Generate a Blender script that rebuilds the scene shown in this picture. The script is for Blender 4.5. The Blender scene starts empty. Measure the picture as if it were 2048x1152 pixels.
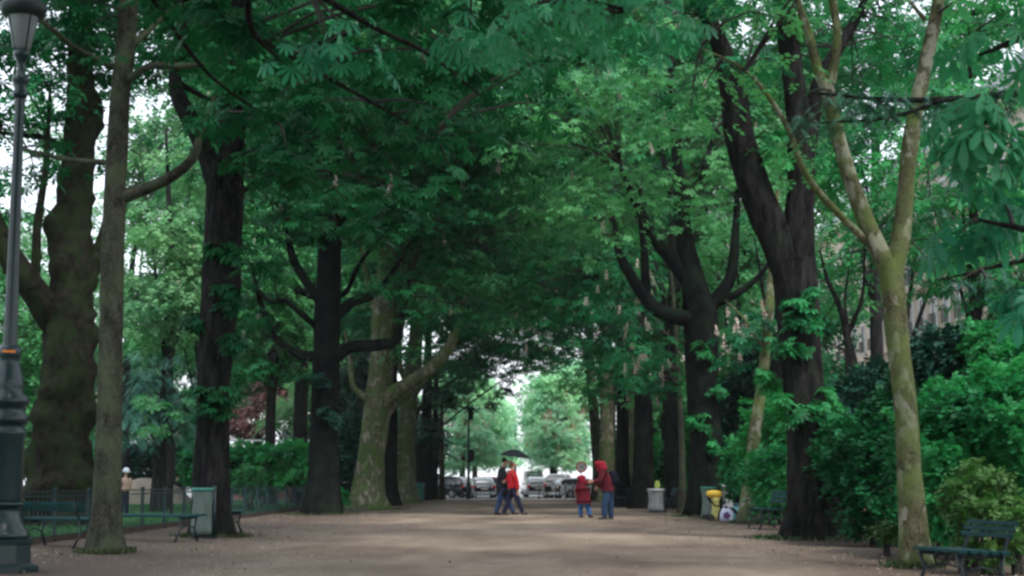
import bpy, bmesh, math, random
import numpy as np
from mathutils import Vector, Matrix, noise
R = math.radians
S = bpy.context.scene
C = S.collection
random.seed(7)

# ---------------------------------------------------------------- camera
F = 3129.0                       # focal length in pixels of the 2048 px wide photograph (55 mm)
HOR = 967.0
CAMZ = 1.0
TILT = math.atan((HOR-576)/F)
cd = bpy.data.cameras.new('camera'); cam = bpy.data.objects.new('camera', cd); C.objects.link(cam)
cd.sensor_width = 36; cd.lens = 55.0; cd.clip_start = 0.1; cd.clip_end = 3000
cam.location = (0, 0, CAMZ); cam.rotation_euler = (R(90)+TILT, 0, 0)
cd.dof.use_dof = True; cd.dof.focus_distance = 36; cd.dof.aperture_fstop = 5.0
S.camera = cam
# ---------------------------------------------------------------- world, sun, exposure
SUN_EL, SUN_AZ = R(55), R(146)
w = bpy.data.worlds.new("World"); S.world = w; w.use_nodes = True
nt = w.node_tree; nt.nodes.clear()
sky = nt.nodes.new('ShaderNodeTexSky'); sky.sky_type = 'NISHITA'; sky.sun_disc = False
sky.sun_elevation = SUN_EL; sky.sun_rotation = SUN_AZ; sky.air_density = 1.0; sky.dust_density = 3.0
mixc = nt.nodes.new('ShaderNodeMixRGB'); mixc.inputs[0].default_value = 0.62
mixc.inputs[2].default_value = (7.8, 8.1, 8.6, 1)       # the overcast layer over the sky
bg = nt.nodes.new('ShaderNodeBackground'); bg.inputs[1].default_value = 0.13
wo = nt.nodes.new('ShaderNodeOutputWorld')
nt.links.new(sky.outputs[0], mixc.inputs[1]); nt.links.new(mixc.outputs[0], bg.inputs[0]); nt.links.new(bg.outputs[0], wo.inputs[0])
sd = bpy.data.lights.new('sun', 'SUN'); sd.energy = 1.7; sd.angle = R(12); sd.color = (1, .97, .92)
so = bpy.data.objects.new('sun', sd); C.objects.link(so); so.location = (0, 0, 60)
so.rotation_euler = (R(90)-SUN_EL, 0, R(180)-SUN_AZ)
S.view_settings.view_transform = 'Standard'; S.view_settings.look = 'None'
S.view_settings.exposure = 1.12; S.view_settings.gamma = 1; S.view_settings.use_curve_mapping = False
S.render.engine = 'CYCLES'
cy = S.cycles
cy.max_bounces = 7; cy.diffuse_bounces = 4; cy.glossy_bounces = 2; cy.transmission_bounces = 5; cy.transparent_max_bounces = 6
cy.use_denoising = True; cy.caustics_reflective = False; cy.caustics_refractive = False
cy.pixel_filter_type = 'BLACKMAN_HARRIS'; cy.filter_width = 2.7
cy.use_adaptive_sampling = True; cy.adaptive_threshold = 0.02

# ---------------------------------------------------------------- geometry helpers
ct, st_ = math.cos(TILT), math.sin(TILT)
def P(px, py, Y):
    dx = (px-1024)/F; dy = (576-py)/F
    s = Y/(ct-dy*st_)
    return (dx*s, Y, CAMZ+s*(st_+dy*ct))
def GY(py):
    dy = (576-py)/F
    s = -CAMZ/(st_+dy*ct)
    return s*(ct-dy*st_)
def G(px, py):
    p = P(px, py, GY(py)); return (p[0], p[1], 0.0)
def ppm(Y): return F/Y            # pixels per metre, near enough

def link(o, parent=None, loc=None):
    C.objects.link(o)
    if parent: o.parent = parent
    if loc is not None: o.location = loc
    return o
def props(o, label=None, cat=None, group=None, kind=None):
    if label: o['label'] = label
    if cat: o['category'] = cat
    if group: o['group'] = group
    if kind: o['kind'] = kind
    return o
def thing(name, label, cat, loc=(0, 0, 0), rz=0, group=None):
    o = bpy.data.objects.new(name, None); o.empty_display_size = .2
    link(o, None, loc); o.rotation_euler = (0, 0, rz)
    return props(o, label, cat, group)
def np_mesh(name, V, Q, mat, smooth=False):
    """V (n,3) floats, Q (m,4) quads (a triangle repeats nothing: use quads only)"""
    me = bpy.data.meshes.new(name)
    V = np.asarray(V, dtype=np.float32); Q = np.asarray(Q, dtype=np.int32)
    me.vertices.add(len(V)); me.vertices.foreach_set('co', V.ravel())
    me.loops.add(Q.size); me.loops.foreach_set('vertex_index', Q.ravel())
    me.polygons.add(len(Q)); me.polygons.foreach_set('loop_start', np.arange(len(Q), dtype=np.int32)*4)
    if smooth: me.polygons.foreach_set('use_smooth', np.ones(len(Q), dtype=bool))
    me.materials.append(mat); me.update(calc_edges=True)
    return me
def mobj(name, me, parent=None, loc=None): return link(bpy.data.objects.new(name, me), parent, loc)

class MB:
    """collects shapes and links them as ONE mesh"""
    def __init__(s): s.v = []; s.f = []
    def add(s, vs, fs):
        b = len(s.v); s.v += [tuple(v) for v in vs]; s.f += [tuple(i+b for i in f) for f in fs]; return s
    def box(s, c, d, rot=None):
        x, y, z = d[0]/2, d[1]/2, d[2]/2
        vs = [Vector(p) for p in ((-x,-y,-z),(x,-y,-z),(x,y,-z),(-x,y,-z),(-x,-y,z),(x,-y,z),(x,y,z),(-x,y,z))]
        if rot: m = Matrix.Rotation(rot[1], 3, rot[0]); vs = [m @ v for v in vs]
        c = Vector(c)
        return s.add([v+c for v in vs], [(3,2,1,0),(4,5,6,7),(0,1,5,4),(1,2,6,5),(2,3,7,6),(3,0,4,7)])
    def tube(s, pts, rs, n=8, caps=True):
        V, Q, T = tube_arrays(pts, rs, n)
        b = len(s.v); s.v += [tuple(v) for v in V]; s.f += [tuple(int(i)+b for i in q) for q in Q]
        if caps:
            s.f.append(tuple(b+i for i in range(n))[::-1]); L = len(V)-n; s.f.append(tuple(b+L+i for i in range(n)))
        return s
    def lathe(s, prof, n=24, c=(0, 0, 0), caps=True, squash=1):
        b = len(s.v)
        for r, z in prof:
            for k in range(n):
                a = 2*math.pi*k/n; s.v.append((c[0]+r*math.cos(a), c[1]+r*math.sin(a)*squash, c[2]+z))
        for i in range(len(prof)-1):
            for k in range(n):
                k2 = (k+1) % n; s.f.append((b+i*n+k, b+i*n+k2, b+(i+1)*n+k2, b+(i+1)*n+k))
        if caps:
            s.f.append(tuple(b+k for k in range(n))[::-1]); L = b+(len(prof)-1)*n; s.f.append(tuple(L+k for k in range(n)))
        return s
    def build(s, name, mat, parent=None, loc=None, smooth=False, bevel=0):
        me = bpy.data.meshes.new(name); me.from_pydata(s.v, [], s.f); me.materials.append(mat)
        if bevel:
            bm = bmesh.new(); bm.from_mesh(me)
            bmesh.ops.bevel(bm, geom=[e for e in bm.edges if len(e.link_faces) == 2 and e.calc_face_angle(0) > .6], offset=bevel, segments=2, affect='EDGES')
            bm.to_mesh(me); bm.free()
        if smooth:
            me.shade_smooth()
        me.update()
        return mobj(name, me, parent, loc)

def catmull(pts, rs, step):
    pts = [np.array(p, float) for p in pts]
    if len(pts) == 2: pts = [pts[0], (pts[0]+pts[1])/2, pts[1]]; rs = [rs[0], (rs[0]+rs[1])/2, rs[1]]
    ext = [2*pts[0]-pts[1]]+pts+[2*pts[-1]-pts[-2]]
    rs = list(rs)
    op, orr = [], []
    for i in range(len(pts)-1):
        a, b, c, d = ext[i], ext[i+1], ext[i+2], ext[i+3]
        n = max(2, int(np.linalg.norm(c-b)/step))
        for k in range(n):
            t = k/n
            op.append(.5*((2*b)+(-a+c)*t+(2*a-5*b+4*c-d)*t*t+(-a+3*b-3*c+d)*t**3)); orr.append(rs[i]*(1-t)+rs[i+1]*t)
    op.append(pts[-1]); orr.append(rs[-1])
    return np.array(op), np.array(orr)
def tube_arrays(pts, rs, n):
    pts = np.array(pts, float); m = len(pts)
    if not hasattr(rs, '__len__'): rs = [rs]*m
    T = np.gradient(pts, axis=0); T /= (np.linalg.norm(T, axis=1)[:, None]+1e-9)
    up = np.array([1., 0, 0]) if abs(T[0][0]) < .8 else np.array([0, 1., 0])
    N = np.zeros_like(pts); u = up-T[0]*np.dot(up, T[0]); u /= np.linalg.norm(u); N[0] = u
    for i in range(1, m):
        u = N[i-1]-T[i]*np.dot(N[i-1], T[i]); N[i] = u/(np.linalg.norm(u)+1e-9)
    B = np.cross(T, N)
    a = np.arange(n)*2*math.pi/n
    V = pts[:, None, :]+np.array(rs)[:, None, None]*(np.cos(a)[None, :, None]*N[:, None, :]+np.sin(a)[None, :, None]*B[:, None, :])
    i = np.arange(m-1)[:, None]*n; k = np.arange(n)[None, :]; k2 = (k+1) % n
    Q = np.stack([i+k, i+k2, i+n+k2, i+n+k], -1).reshape(-1, 4)
    return V.reshape(-1, 3), Q, T

# ---------------------------------------------------------------- materials
def mat_new(name):
    m = bpy.data.materials.new(name); m.use_nodes = True
    t = m.node_tree; return m, t, t.nodes['Principled BSDF'], t.nodes['Material Output']
def nd(t, typ, **kw):
    n = t.nodes.new(typ)
    for k, v in kw.items():
        if k.startswith('i_'): n.inputs[int(k[2:])].default_value = v
        else: setattr(n, k, v)
    return n
def ramp(t, fac, cols, pos=None):
    r = t.nodes.new('ShaderNodeValToRGB'); e = r.color_ramp.elements
    pos = pos or [i/(len(cols)-1) for i in range(len(cols))]
    while len(e) < len(cols): e.new(.5)
    for i, (c, p) in enumerate(zip(cols, pos)): e[i].position = p; e[i].color = (*c, 1)
    t.links.new(fac, r.inputs[0]); return r.outputs[0]
def noise_tex(t, scale, detail=4, vec=None, rough=.55):
    n = t.nodes.new('ShaderNodeTexNoise'); n.inputs['Scale'].default_value = scale; n.inputs['Detail'].default_value = detail
    n.inputs['Roughness'].default_value = rough
    if vec: t.links.new(vec, n.inputs['Vector'])
    return n.outputs[0]
def coords(t, scale=(1, 1, 1), kind='Object'):
    tc = t.nodes.new('ShaderNodeTexCoord'); mp = t.nodes.new('ShaderNodeMapping'); mp.inputs['Scale'].default_value = scale
    t.links.new(tc.outputs[kind], mp.inputs[0]); return mp.outputs[0]
def mixrgb(t, fac, a, b, mode='MIX'):
    m = t.nodes.new('ShaderNodeMixRGB'); m.blend_type = mode
    for k, x in ((0, fac), (1, a), (2, b)):
        if isinstance(x, (int, float)): m.inputs[k].default_value = x
        elif isinstance(x, tuple): m.inputs[k].default_value = (*x, 1)
        else: t.links.new(x, m.inputs[k])
    return m.outputs[0]
def bump(t, h, strength, dist, bsdf):
    b = t.nodes.new('ShaderNodeBump'); b.inputs['Strength'].default_value = strength; b.inputs['Distance'].default_value = dist
    t.links.new(h, b.inputs['Height']); t.links.new(b.outputs[0], bsdf.inputs['Normal'])
def plain(name, col, rough=.6, metal=0, var=.25, scale=6, spec=.4):
    m, t, b, o = mat_new(name)
    n = noise_tex(t, scale, 4, coords(t))
    c = ramp(t, n, [tuple(x*(1-var) for x in col), tuple(min(1, x*(1+var)) for x in col)], [.3, .7])
    t.links.new(c, b.inputs['Base Color']); b.inputs['Roughness'].default_value = rough; b.inputs['Metallic'].default_value = metal
    b.inputs['Specular IOR Level'].default_value = spec
    bump(t, n, .25, .01, b)
    return m
def leaf_mat(name, cols, trans=.3, rough=.5, spec=.35):
    m, t, b, o = mat_new(name)
    g = t.nodes.new('ShaderNodeNewGeometry')
    c = ramp(t, g.outputs['Random Per Island'], cols)
    n = noise_tex(t, .35, 2, coords(t))
    c = mixrgb(t, ramp(t, n, [(0, 0, 0), (1, 1, 1)], [.38, .66]), c, tuple(min(1, x*k) for x, k in zip(cols[-1], (1.1, 1.08, .9))))
    t.links.new(c, b.inputs['Base Color']); b.inputs['Roughness'].default_value = rough; b.inputs['Specular IOR Level'].default_value = spec
    tr = t.nodes.new('ShaderNodeBsdfTranslucent'); mx = t.nodes.new('ShaderNodeMixShader'); mx.inputs[0].default_value = trans
    c2 = mixrgb(t, 1.0, c, (.95, 1.28, .95), 'MULTIPLY'); t.links.new(c2, tr.inputs[0])
    t.links.new(b.outputs[0], mx.inputs[1]); t.links.new(tr.outputs[0], mx.inputs[2]); t.links.new(mx.outputs[0], o.inputs[0])
    return m
def bark_mat(name, dark, light, moss=None, mossamt=.5, vs=.18, scale=9, patch=None, bstr=.9):
    m, t, b, o = mat_new(name)
    v = coords(t, (1, 1, vs))
    n = noise_tex(t, scale, 6, v, .65)
    c = ramp(t, n, [dark, light], [.36, .68])
    nf = noise_tex(t, scale*4.5, 5, coords(t, (1, 1, vs*1.2)), .7)
    c = mixrgb(t, 1.0, c, ramp(t, nf, [(.35,)*3, (1.0,)*3, (1.45,)*3], [.36, .5, .66]), 'MULTIPLY')
    kn = nd(t, 'ShaderNodeTexVoronoi'); kn.inputs['Scale'].default_value = 2.6; t.links.new(coords(t, (1, 1, .55)), kn.inputs['Vector'])
    c = mixrgb(t, ramp(t, kn.outputs['Distance'], [(.75,)*3, (0, 0, 0)], [.05, .15]), c, tuple(x*.5 for x in dark))
    if patch:
        n2 = noise_tex(t, 5, 3, coords(t, (1, 1, .6)))
        c = mixrgb(t, ramp(t, n2, [(0, 0, 0), (1, 1, 1)], [.54, .6]), c, patch)
    if moss:
        n3 = noise_tex(t, 2.2, 5, coords(t), .6)
        k = ramp(t, n3, [(0, 0, 0), (mossamt,)*3], [.42, .62])
        c = mixrgb(t, k, c, moss)
    t.links.new(c, b.inputs['Base Color']); b.inputs['Roughness'].default_value = .95; b.inputs['Specular IOR Level'].default_value = .03
    bump(t, mixrgb(t, .5, n, nf), bstr, .05, b)
    return m

M = {}
M['chestnut_leaf'] = leaf_mat('chestnut_leaf', [(0.006, 0.048, 0.025), (0.009, 0.101, 0.046), (0.024, 0.187, 0.074)], .35, .5, .12)
M['near_leaf'] = leaf_mat('near_leaf', [(0.013, 0.119, 0.068), (0.023, 0.202, 0.107), (0.052, 0.285, 0.147)], .35, .45, .3)
M['street_leaf_glare'] = leaf_mat('street_leaf_glare', [(0.135, 0.351, 0.220), (0.230, 0.513, 0.338), (0.405, 0.648, 0.472)], .4, .5, .15)  # far trees' leaves, with street glare and haze put into the colour
M['shade_leaf'] = leaf_mat('shade_leaf', [(0.004, 0.032, 0.014), (0.007, 0.068, 0.027), (0.014, 0.123, 0.044)], .28, .5, .1)  # darkened chestnut leaf; the shade under the canopy is put into its colour
M['plane_leaf'] = leaf_mat('plane_leaf', [(0.020, 0.115, 0.055), (0.045, 0.200, 0.083), (0.099, 0.314, 0.130)], .4, .5, .15)
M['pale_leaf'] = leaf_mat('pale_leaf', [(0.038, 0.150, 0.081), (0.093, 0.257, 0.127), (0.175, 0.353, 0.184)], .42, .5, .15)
M['shrub_leaf'] = leaf_mat('shrub_leaf', [(0.008, 0.060, 0.024), (0.018, 0.169, 0.061), (0.044, 0.290, 0.094)], .35, .5, .15)
M['lime_leaf'] = leaf_mat('lime_leaf', [(0.028, 0.088, 0.023), (0.048, 0.128, 0.032), (0.072, 0.168, 0.041)])
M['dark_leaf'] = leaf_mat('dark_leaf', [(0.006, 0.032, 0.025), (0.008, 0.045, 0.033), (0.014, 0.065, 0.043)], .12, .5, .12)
M['conifer'] = leaf_mat('conifer_needles', [(0.021, 0.079, 0.067), (0.036, 0.121, 0.095), (0.062, 0.176, 0.131)], .1, .6, .1)
M['copper'] = leaf_mat('copper_leaf', [(.05, .018, .022), (.085, .03, .035), (.12, .05, .05)], .2)
M['ivy'] = leaf_mat('ivy_leaf', [(.02, .07, .03), (.035, .11, .045)])
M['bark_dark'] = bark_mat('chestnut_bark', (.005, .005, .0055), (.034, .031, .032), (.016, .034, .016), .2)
M['bark_shaded'] = bark_mat('shaded_chestnut_bark', (.003, .003, .004), (.011, .0105, .011), (.02, .04, .022), .3)  # chestnut bark again, with the shade put into its colour
M['bark_grey'] = bark_mat('grey_bark', (.020, .020, .016), (.066, .066, .054), (.075, .10, .055), .6, .5, 7, None, .6)
M['bark_olive'] = bark_mat('olive_bark', (.055, .055, .032), (.12, .115, .075), (.10, .14, .045), .9, .5, 8, (.24, .24, .19), .4)
M['bark_plane'] = bark_mat('plane_bark', (.06, .058, .04), (.14, .13, .09), (.06, .10, .03), 1.0, .55, 4, (.20, .19, .15), .6)
M['bark_burl'] = bark_mat('old_plane_bark', (.009, .008, .007), (.032, .027, .022), (.02, .036, .013), .75, .8, 7)
M['twig'] = plain('twig_bark', (.03, .028, .024), .9)
M['iron'] = plain('green_painted_iron', (.003, .020, .024), .3, .0, .25, 9, .5)
M['iron_dark'] = plain('dark_iron', (.012, .022, .026), .5)
M['bench'] = plain('green_bench_paint', (.003, .042, .045), .6, 0, .3, 10, .15)
M['fence'] = plain('dark_green_railing_paint', (.005, .025, .028), .5)
M['cream'] = plain('blossom_cream', (.62, .52, .46), .8, 0, .2, 30)
M['pink'] = plain('blossom_pink', (.60, .22, .20), .8, 0, .25, 30)
M['white'] = plain('white_paint', (.75, .75, .75), .4, 0, .05)
M['black'] = plain('black_rubber', (.02, .02, .022), .7)

# ---------------------------------------------------------------- foliage
def tpl_palm(n, two, droop=.28, w=.165):
    V = [(0, 0, 0)]; Q = []
    if n == 7: an = [-128, -84, -41, 0, 41, 84, 128]; ln = [.58, .82, .96, 1, .96, .82, .58]
    else: an = [-115, -58, 0, 58, 115]; ln = [.7, .92, 1, .92, .7]; w = .2
    for a, l in zip(an, ln):
        a = R(a); d = np.array([math.cos(a), math.sin(a)]); p = np.array([-d[1], d[0]])
        def pt(u, s, z=0): q = d*u*l+p*s*l; return (q[0], q[1], -droop*(u*l)**2+z)
        b = len(V)
        V += [pt(.62, -w, -.03), pt(1, 0), pt(.62, w, -.03)]
        if two:
            V.append(pt(.6, 0, .035)); Q += [(0, b, b+1, b+3), (0, b+3, b+1, b+2)]
        else: Q.append((0, b, b+1, b+2))
    return np.array(V, float), np.array(Q)
def tpl_broad(droop=.5):
    """a big chestnut leaf: seven drooping leaflets, broadest near their blunt tips"""
    V = [(0, 0, 0)]; Q = []
    for a, l in zip([-118, -78, -38, 0, 38, 78, 118], [.6, .84, .97, 1, .97, .84, .6]):
        a = R(a); d = np.array([math.cos(a), math.sin(a)]); p = np.array([-d[1], d[0]])
        def pt(u, s, z=0): q = d*u*l+p*s*l; return (q[0], q[1], -droop*(u*l)**2+z)
        b = len(V)
        V += [pt(.4, -.085, -.01), pt(.72, -.165, -.03), pt(.93, -.10, -.02), pt(1.02, 0), pt(.93, .10, -.02), pt(.72, .165, -.03), pt(.4, .085, -.01), pt(.66, 0, .03)]
        m = b+7
        Q += [(0, b, b+1, m), (m, b+1, b+2, b+3), (m, b+3, b+4, b+5), (m, b+5, b+6, 0)]
    return np.array(V, float), np.array(Q)
def tpl_sprig(n=6, L=1.0, lw=.16, ll=.36, seed=1):
    rr = random.Random(seed); V = []; Q = []
    for i in range(n):
        u = (i+.6)/n; side = 1 if i % 2 else -1; a = side*R(rr.uniform(35, 75)) if i < n-1 else 0
        d = np.array([math.cos(a), math.sin(a), rr.uniform(-.45, .25)]); p = np.array([-math.sin(a), math.cos(a), rr.uniform(-.5, .5)])
        o = np.array([u*L-L*.3, 0, -.15*u*u]); b = len(V)
        V += [o, o+d*ll*.5-p*lw, o+d*ll, o+d*ll*.5+p*lw]; Q.append((b, b+1, b+2, b+3))
    return np.array(V), np.array(Q)
def tpl_needles(n=9):
    V = []; Q = []
    for i in range(n):
        u = i/n; side = 1 if i % 2 else -1; a = side*R(48)
        d = np.array([math.cos(a), math.sin(a), -.1]); p = np.array([-math.sin(a), math.cos(a), 0])
        o = np.array([u-.2, 0, -.25*u*u]); b = len(V)
        V += [o-p*.03, o+d*.42-p*.02, o+d*.42+p*.02, o+p*.05]; Q.append((b, b+1, b+2, b+3))
    V += [np.array([-.3, -.04, 0]), np.array([1, -.03, -.25]), np.array([1, .03, -.25]), np.array([-.3, .04, 0])]; b = len(V)-4; Q.append((b, b+1, b+2, b+3))
    return np.array(V), np.array(Q)
TPL = {'palm': tpl_palm(7, True), 'palmdroop': tpl_broad(), 'palmfar': tpl_palm(5, False), 'sprig': tpl_sprig(6, 1.0, .2, .46), 'maple': tpl_sprig(5, 1.0, .24, .6, 5), 'needles': tpl_needles()}
def scatter_leaves(pos, yaw, tilt, size, tpl):
    V, Q = TPL[tpl]; N = len(pos)
    cy_, sy_ = np.cos(yaw), np.sin(yaw); c, s = np.cos(tilt), np.sin(tilt)
    # tilt about local y, (leaf points +x; positive tilt droops its tip), then yaw
    x = V[None, :, 0]*c[:, None]+V[None, :, 2]*s[:, None]
    z = -V[None, :, 0]*s[:, None]+V[None, :, 2]*c[:, None]
    y = np.repeat(V[None, :, 1], N, 0)
    X = x*cy_[:, None]-y*sy_[:, None]; Y = x*sy_[:, None]+y*cy_[:, None]
    out = np.stack([X, Y, z], -1)*size[:, None, None]+pos[:, None, :]
    q = Q[None]+(np.arange(N)*len(V))[:, None, None]
    return out.reshape(-1, 3), q.reshape(-1, 4)
def clump_points(rng, blob, n, shell):
    c, r = np.array(blob[0], float), np.array(blob[1], float)
    d = rng.normal(size=(n, 3)); d /= np.linalg.norm(d, axis=1)[:, None]
    u = rng.random(n)**(1/3.); u = shell+(1-shell)*u if shell else u
    wob = 1+.22*np.sin(d[:, 0]*5+c[0])*np.sin(d[:, 1]*4+c[1]*2)+.15*np.sin(d[:, 2]*7+c[2])
    return c+d*u[:, None]*r*wob[:, None], d
def crown_arrays(blobs, tpl='palm', leaf=.21, cden=.7, per=15, cr=.75, shell=0, seed=0, tiltrange=(.1, .75), flat=.35):
    rng = np.random.default_rng(seed); P_, Y_, T_, S_ = [], [], [], []; clumps = []
    for b in blobs:
        k = b[2] if len(b) > 2 else 1.0
        vol = 4.19*b[1][0]*b[1][1]*b[1][2]
        n = max(3, int(vol*cden*k))
        cp, d = clump_points(rng, b, n, shell)
        clumps.append(cp)
        r = cr*rng.uniform(.55, 1.25, n)
        m = rng.poisson(per, n)+2
        idx = np.repeat(np.arange(n), m); K = len(idx)
        a = rng.random(K)*2*math.pi; rad = np.sqrt(rng.random(K))*r[idx]
        off = np.stack([np.cos(a)*rad, np.sin(a)*rad, -flat*rad**2/np.maximum(r[idx], .2)+rng.normal(0, .10*cr+.03, K)], -1)
        P_.append(cp[idx]+off); Y_.append(a+rng.normal(0, .5, K)); T_.append(rng.uniform(*tiltrange, K)+.25*rad/r[idx]); S_.append(leaf*rng.uniform(.6, 1.2, K))
    V, Q = scatter_leaves(np.concatenate(P_), np.concatenate(Y_), np.concatenate(T_), np.concatenate(S_), tpl)
    return V, Q, np.concatenate(clumps)
def shell_foliage(blobs, tpl='sprig', size=.22, den=26, seed=0, up=.5, lump=.22, lf=2.2):
    """a shrub: sprigs over and just inside a lumpy skin; a blob is (centre, radii)"""
    rng = np.random.default_rng(seed); PP, YY, TT, SS = [], [], [], []
    for c, r in [(b[0], b[1]) for b in blobs]:
        area = 4*math.pi*((r[0]*r[1])**1.6/3+(r[0]*r[2])**1.6/3+(r[1]*r[2])**1.6/3)**(1/1.6)
        n = int(area*den); d = rng.normal(size=(n, 3)); d[:, 2] += .15; d /= np.linalg.norm(d, axis=1)[:, None]
        wob = 1+np.array([lump*noise.fractal(Vector(q)*lf+Vector(c), 1.0, 2.0, 3)+.09*noise.noise(Vector(q)*6+Vector(c)) for q in d])*1.9
        lay = 1-np.abs(rng.normal(0, .17, n))
        p = np.array(c)+d*np.array(r)*(wob*lay)[:, None]
        ok = p[:, 2] > .03; p = p[ok]; d = d[ok]; n = len(p)
        PP.append(p); YY.append(np.arctan2(d[:, 1], d[:, 0])+rng.normal(0, .8, n)); TT.append(rng.normal(.2, .5, n)-d[:, 2]*.3); SS.append(size*rng.uniform(.55, 1.3, n))
    return scatter_leaves(np.concatenate(PP), np.concatenate(YY), np.concatenate(TT), np.concatenate(SS), tpl)
def B(px, py, Y, rx, rz, ry, k=1.0):
    """a crown lobe: centre at a pixel and depth, radii in pixels (across, up) and metres (deep)"""
    s = Y/F; return (P(px, py, Y), (rx*s, ry, rz*s), k)

# blossom candle, shared
def candle_mesh(name, mat, h=.32, r=.075, n=60, seed=3):
    rr = random.Random(seed); V = []; Q = []
    for i in range(n):
        z = rr.random()**1.1; rad = r*(1-z)**.7*rr.uniform(.6, 1.1); a = rr.uniform(0, 6.28); s = rr.uniform(.014, .026)
        c = Vector((rad*math.cos(a), rad*math.sin(a), z*h)); u = Vector([rr.uniform(-1, 1) for _ in range(3)]).normalized(); v = u.orthogonal().normalized()
        b = len(V); V += [c-u*s, c-v*s, c+u*s, c+v*s]; Q.append((b, b+1, b+2, b+3))
    V += [Vector((-.006, 0, -.08)), Vector((.006, 0, -.08)), Vector((.006, 0, h)), Vector((-.006, 0, h))]; b = len(V)-4; Q.append((b, b+1, b+2, b+3))
    return np_mesh(name, [tuple(v) for v in V], Q, mat)
CANDLE = candle_mesh('blossom', M['cream']); CANDLE_PINK = candle_mesh('blossom', M['pink'], .5, .22)

# ---------------------------------------------------------------- wood
def wood(pts, rs, sides=18, step=.16, flare=0, rough=.06, seed=0, burl=0, vfreq=.35, fl_h=.45, lobes=5):
    pts, rs = catmull(pts, rs, step)
    V, Q, T = tube_arrays(pts, rs, sides)
    m = len(pts); ring = np.repeat(np.arange(m), sides); k = np.tile(np.arange(sides), m)
    cen = pts[ring]; dirv = V-cen
    f = np.ones(len(V))
    sd_ = Vector((seed*3.1, seed*1.7, seed*.9))
    for i in range(len(V)):
        a = dirv[i]; q = Vector((a[0]*2.2, a[1]*2.2, V[i][2]*vfreq))
        f[i] += rough*noise.fractal(q*2.2/max(rs[0], .1)*.35+sd_, 1.0, 2.0, 3)*2
        if burl:
            q2 = Vector((V[i][0], V[i][1], V[i][2]*1.1))*1.5+sd_
            f[i] += burl*(max(0, noise.noise(q2)-.02)*1.3+.6*max(0, noise.noise(q2*2.3)-.08))
    if flare:
        h = V[:, 2]-pts[0][2]
        an = np.arctan2(dirv[:, 1], dirv[:, 0])
        f += flare*np.exp(-np.maximum(h, 0)/fl_h)*(.65+.35*np.cos(lobes*an+seed))
    V = cen+dirv*f[:, None]
    if flare: V[:sides, 2] = min(-.12, pts[0][2]-.1)
    # cap the end
    return V, Q
def twigs_arrays(skel, clumps, rng, r0=.022, n=3, maxd=6):
    Vs, Qs = [], []; b = 0
    sk = np.array(skel)
    for c in clumps:
        d = np.linalg.norm(sk-c, axis=1); j = int(np.argmin(d)); D = d[j]
        if D > maxd or D < .25: continue
        p0 = sk[j]; mid = (p0+c)/2+np.array([0, 0, .16*D])+rng.normal(0, .05*D, 3)
        ts = [0, .35, .7, 1]; pts = [(1-t)**2*p0+2*t*(1-t)*mid+t*t*c for t in ts]
        V, Q, _ = tube_arrays(pts, [r0*(1+D*.15)*x for x in (1, .7, .45, .2)], n)
        Vs.append(V); Qs.append(Q+b); b += len(V)
    return (np.concatenate(Vs), np.concatenate(Qs)) if Vs else None
TREE_N = [0]
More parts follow.
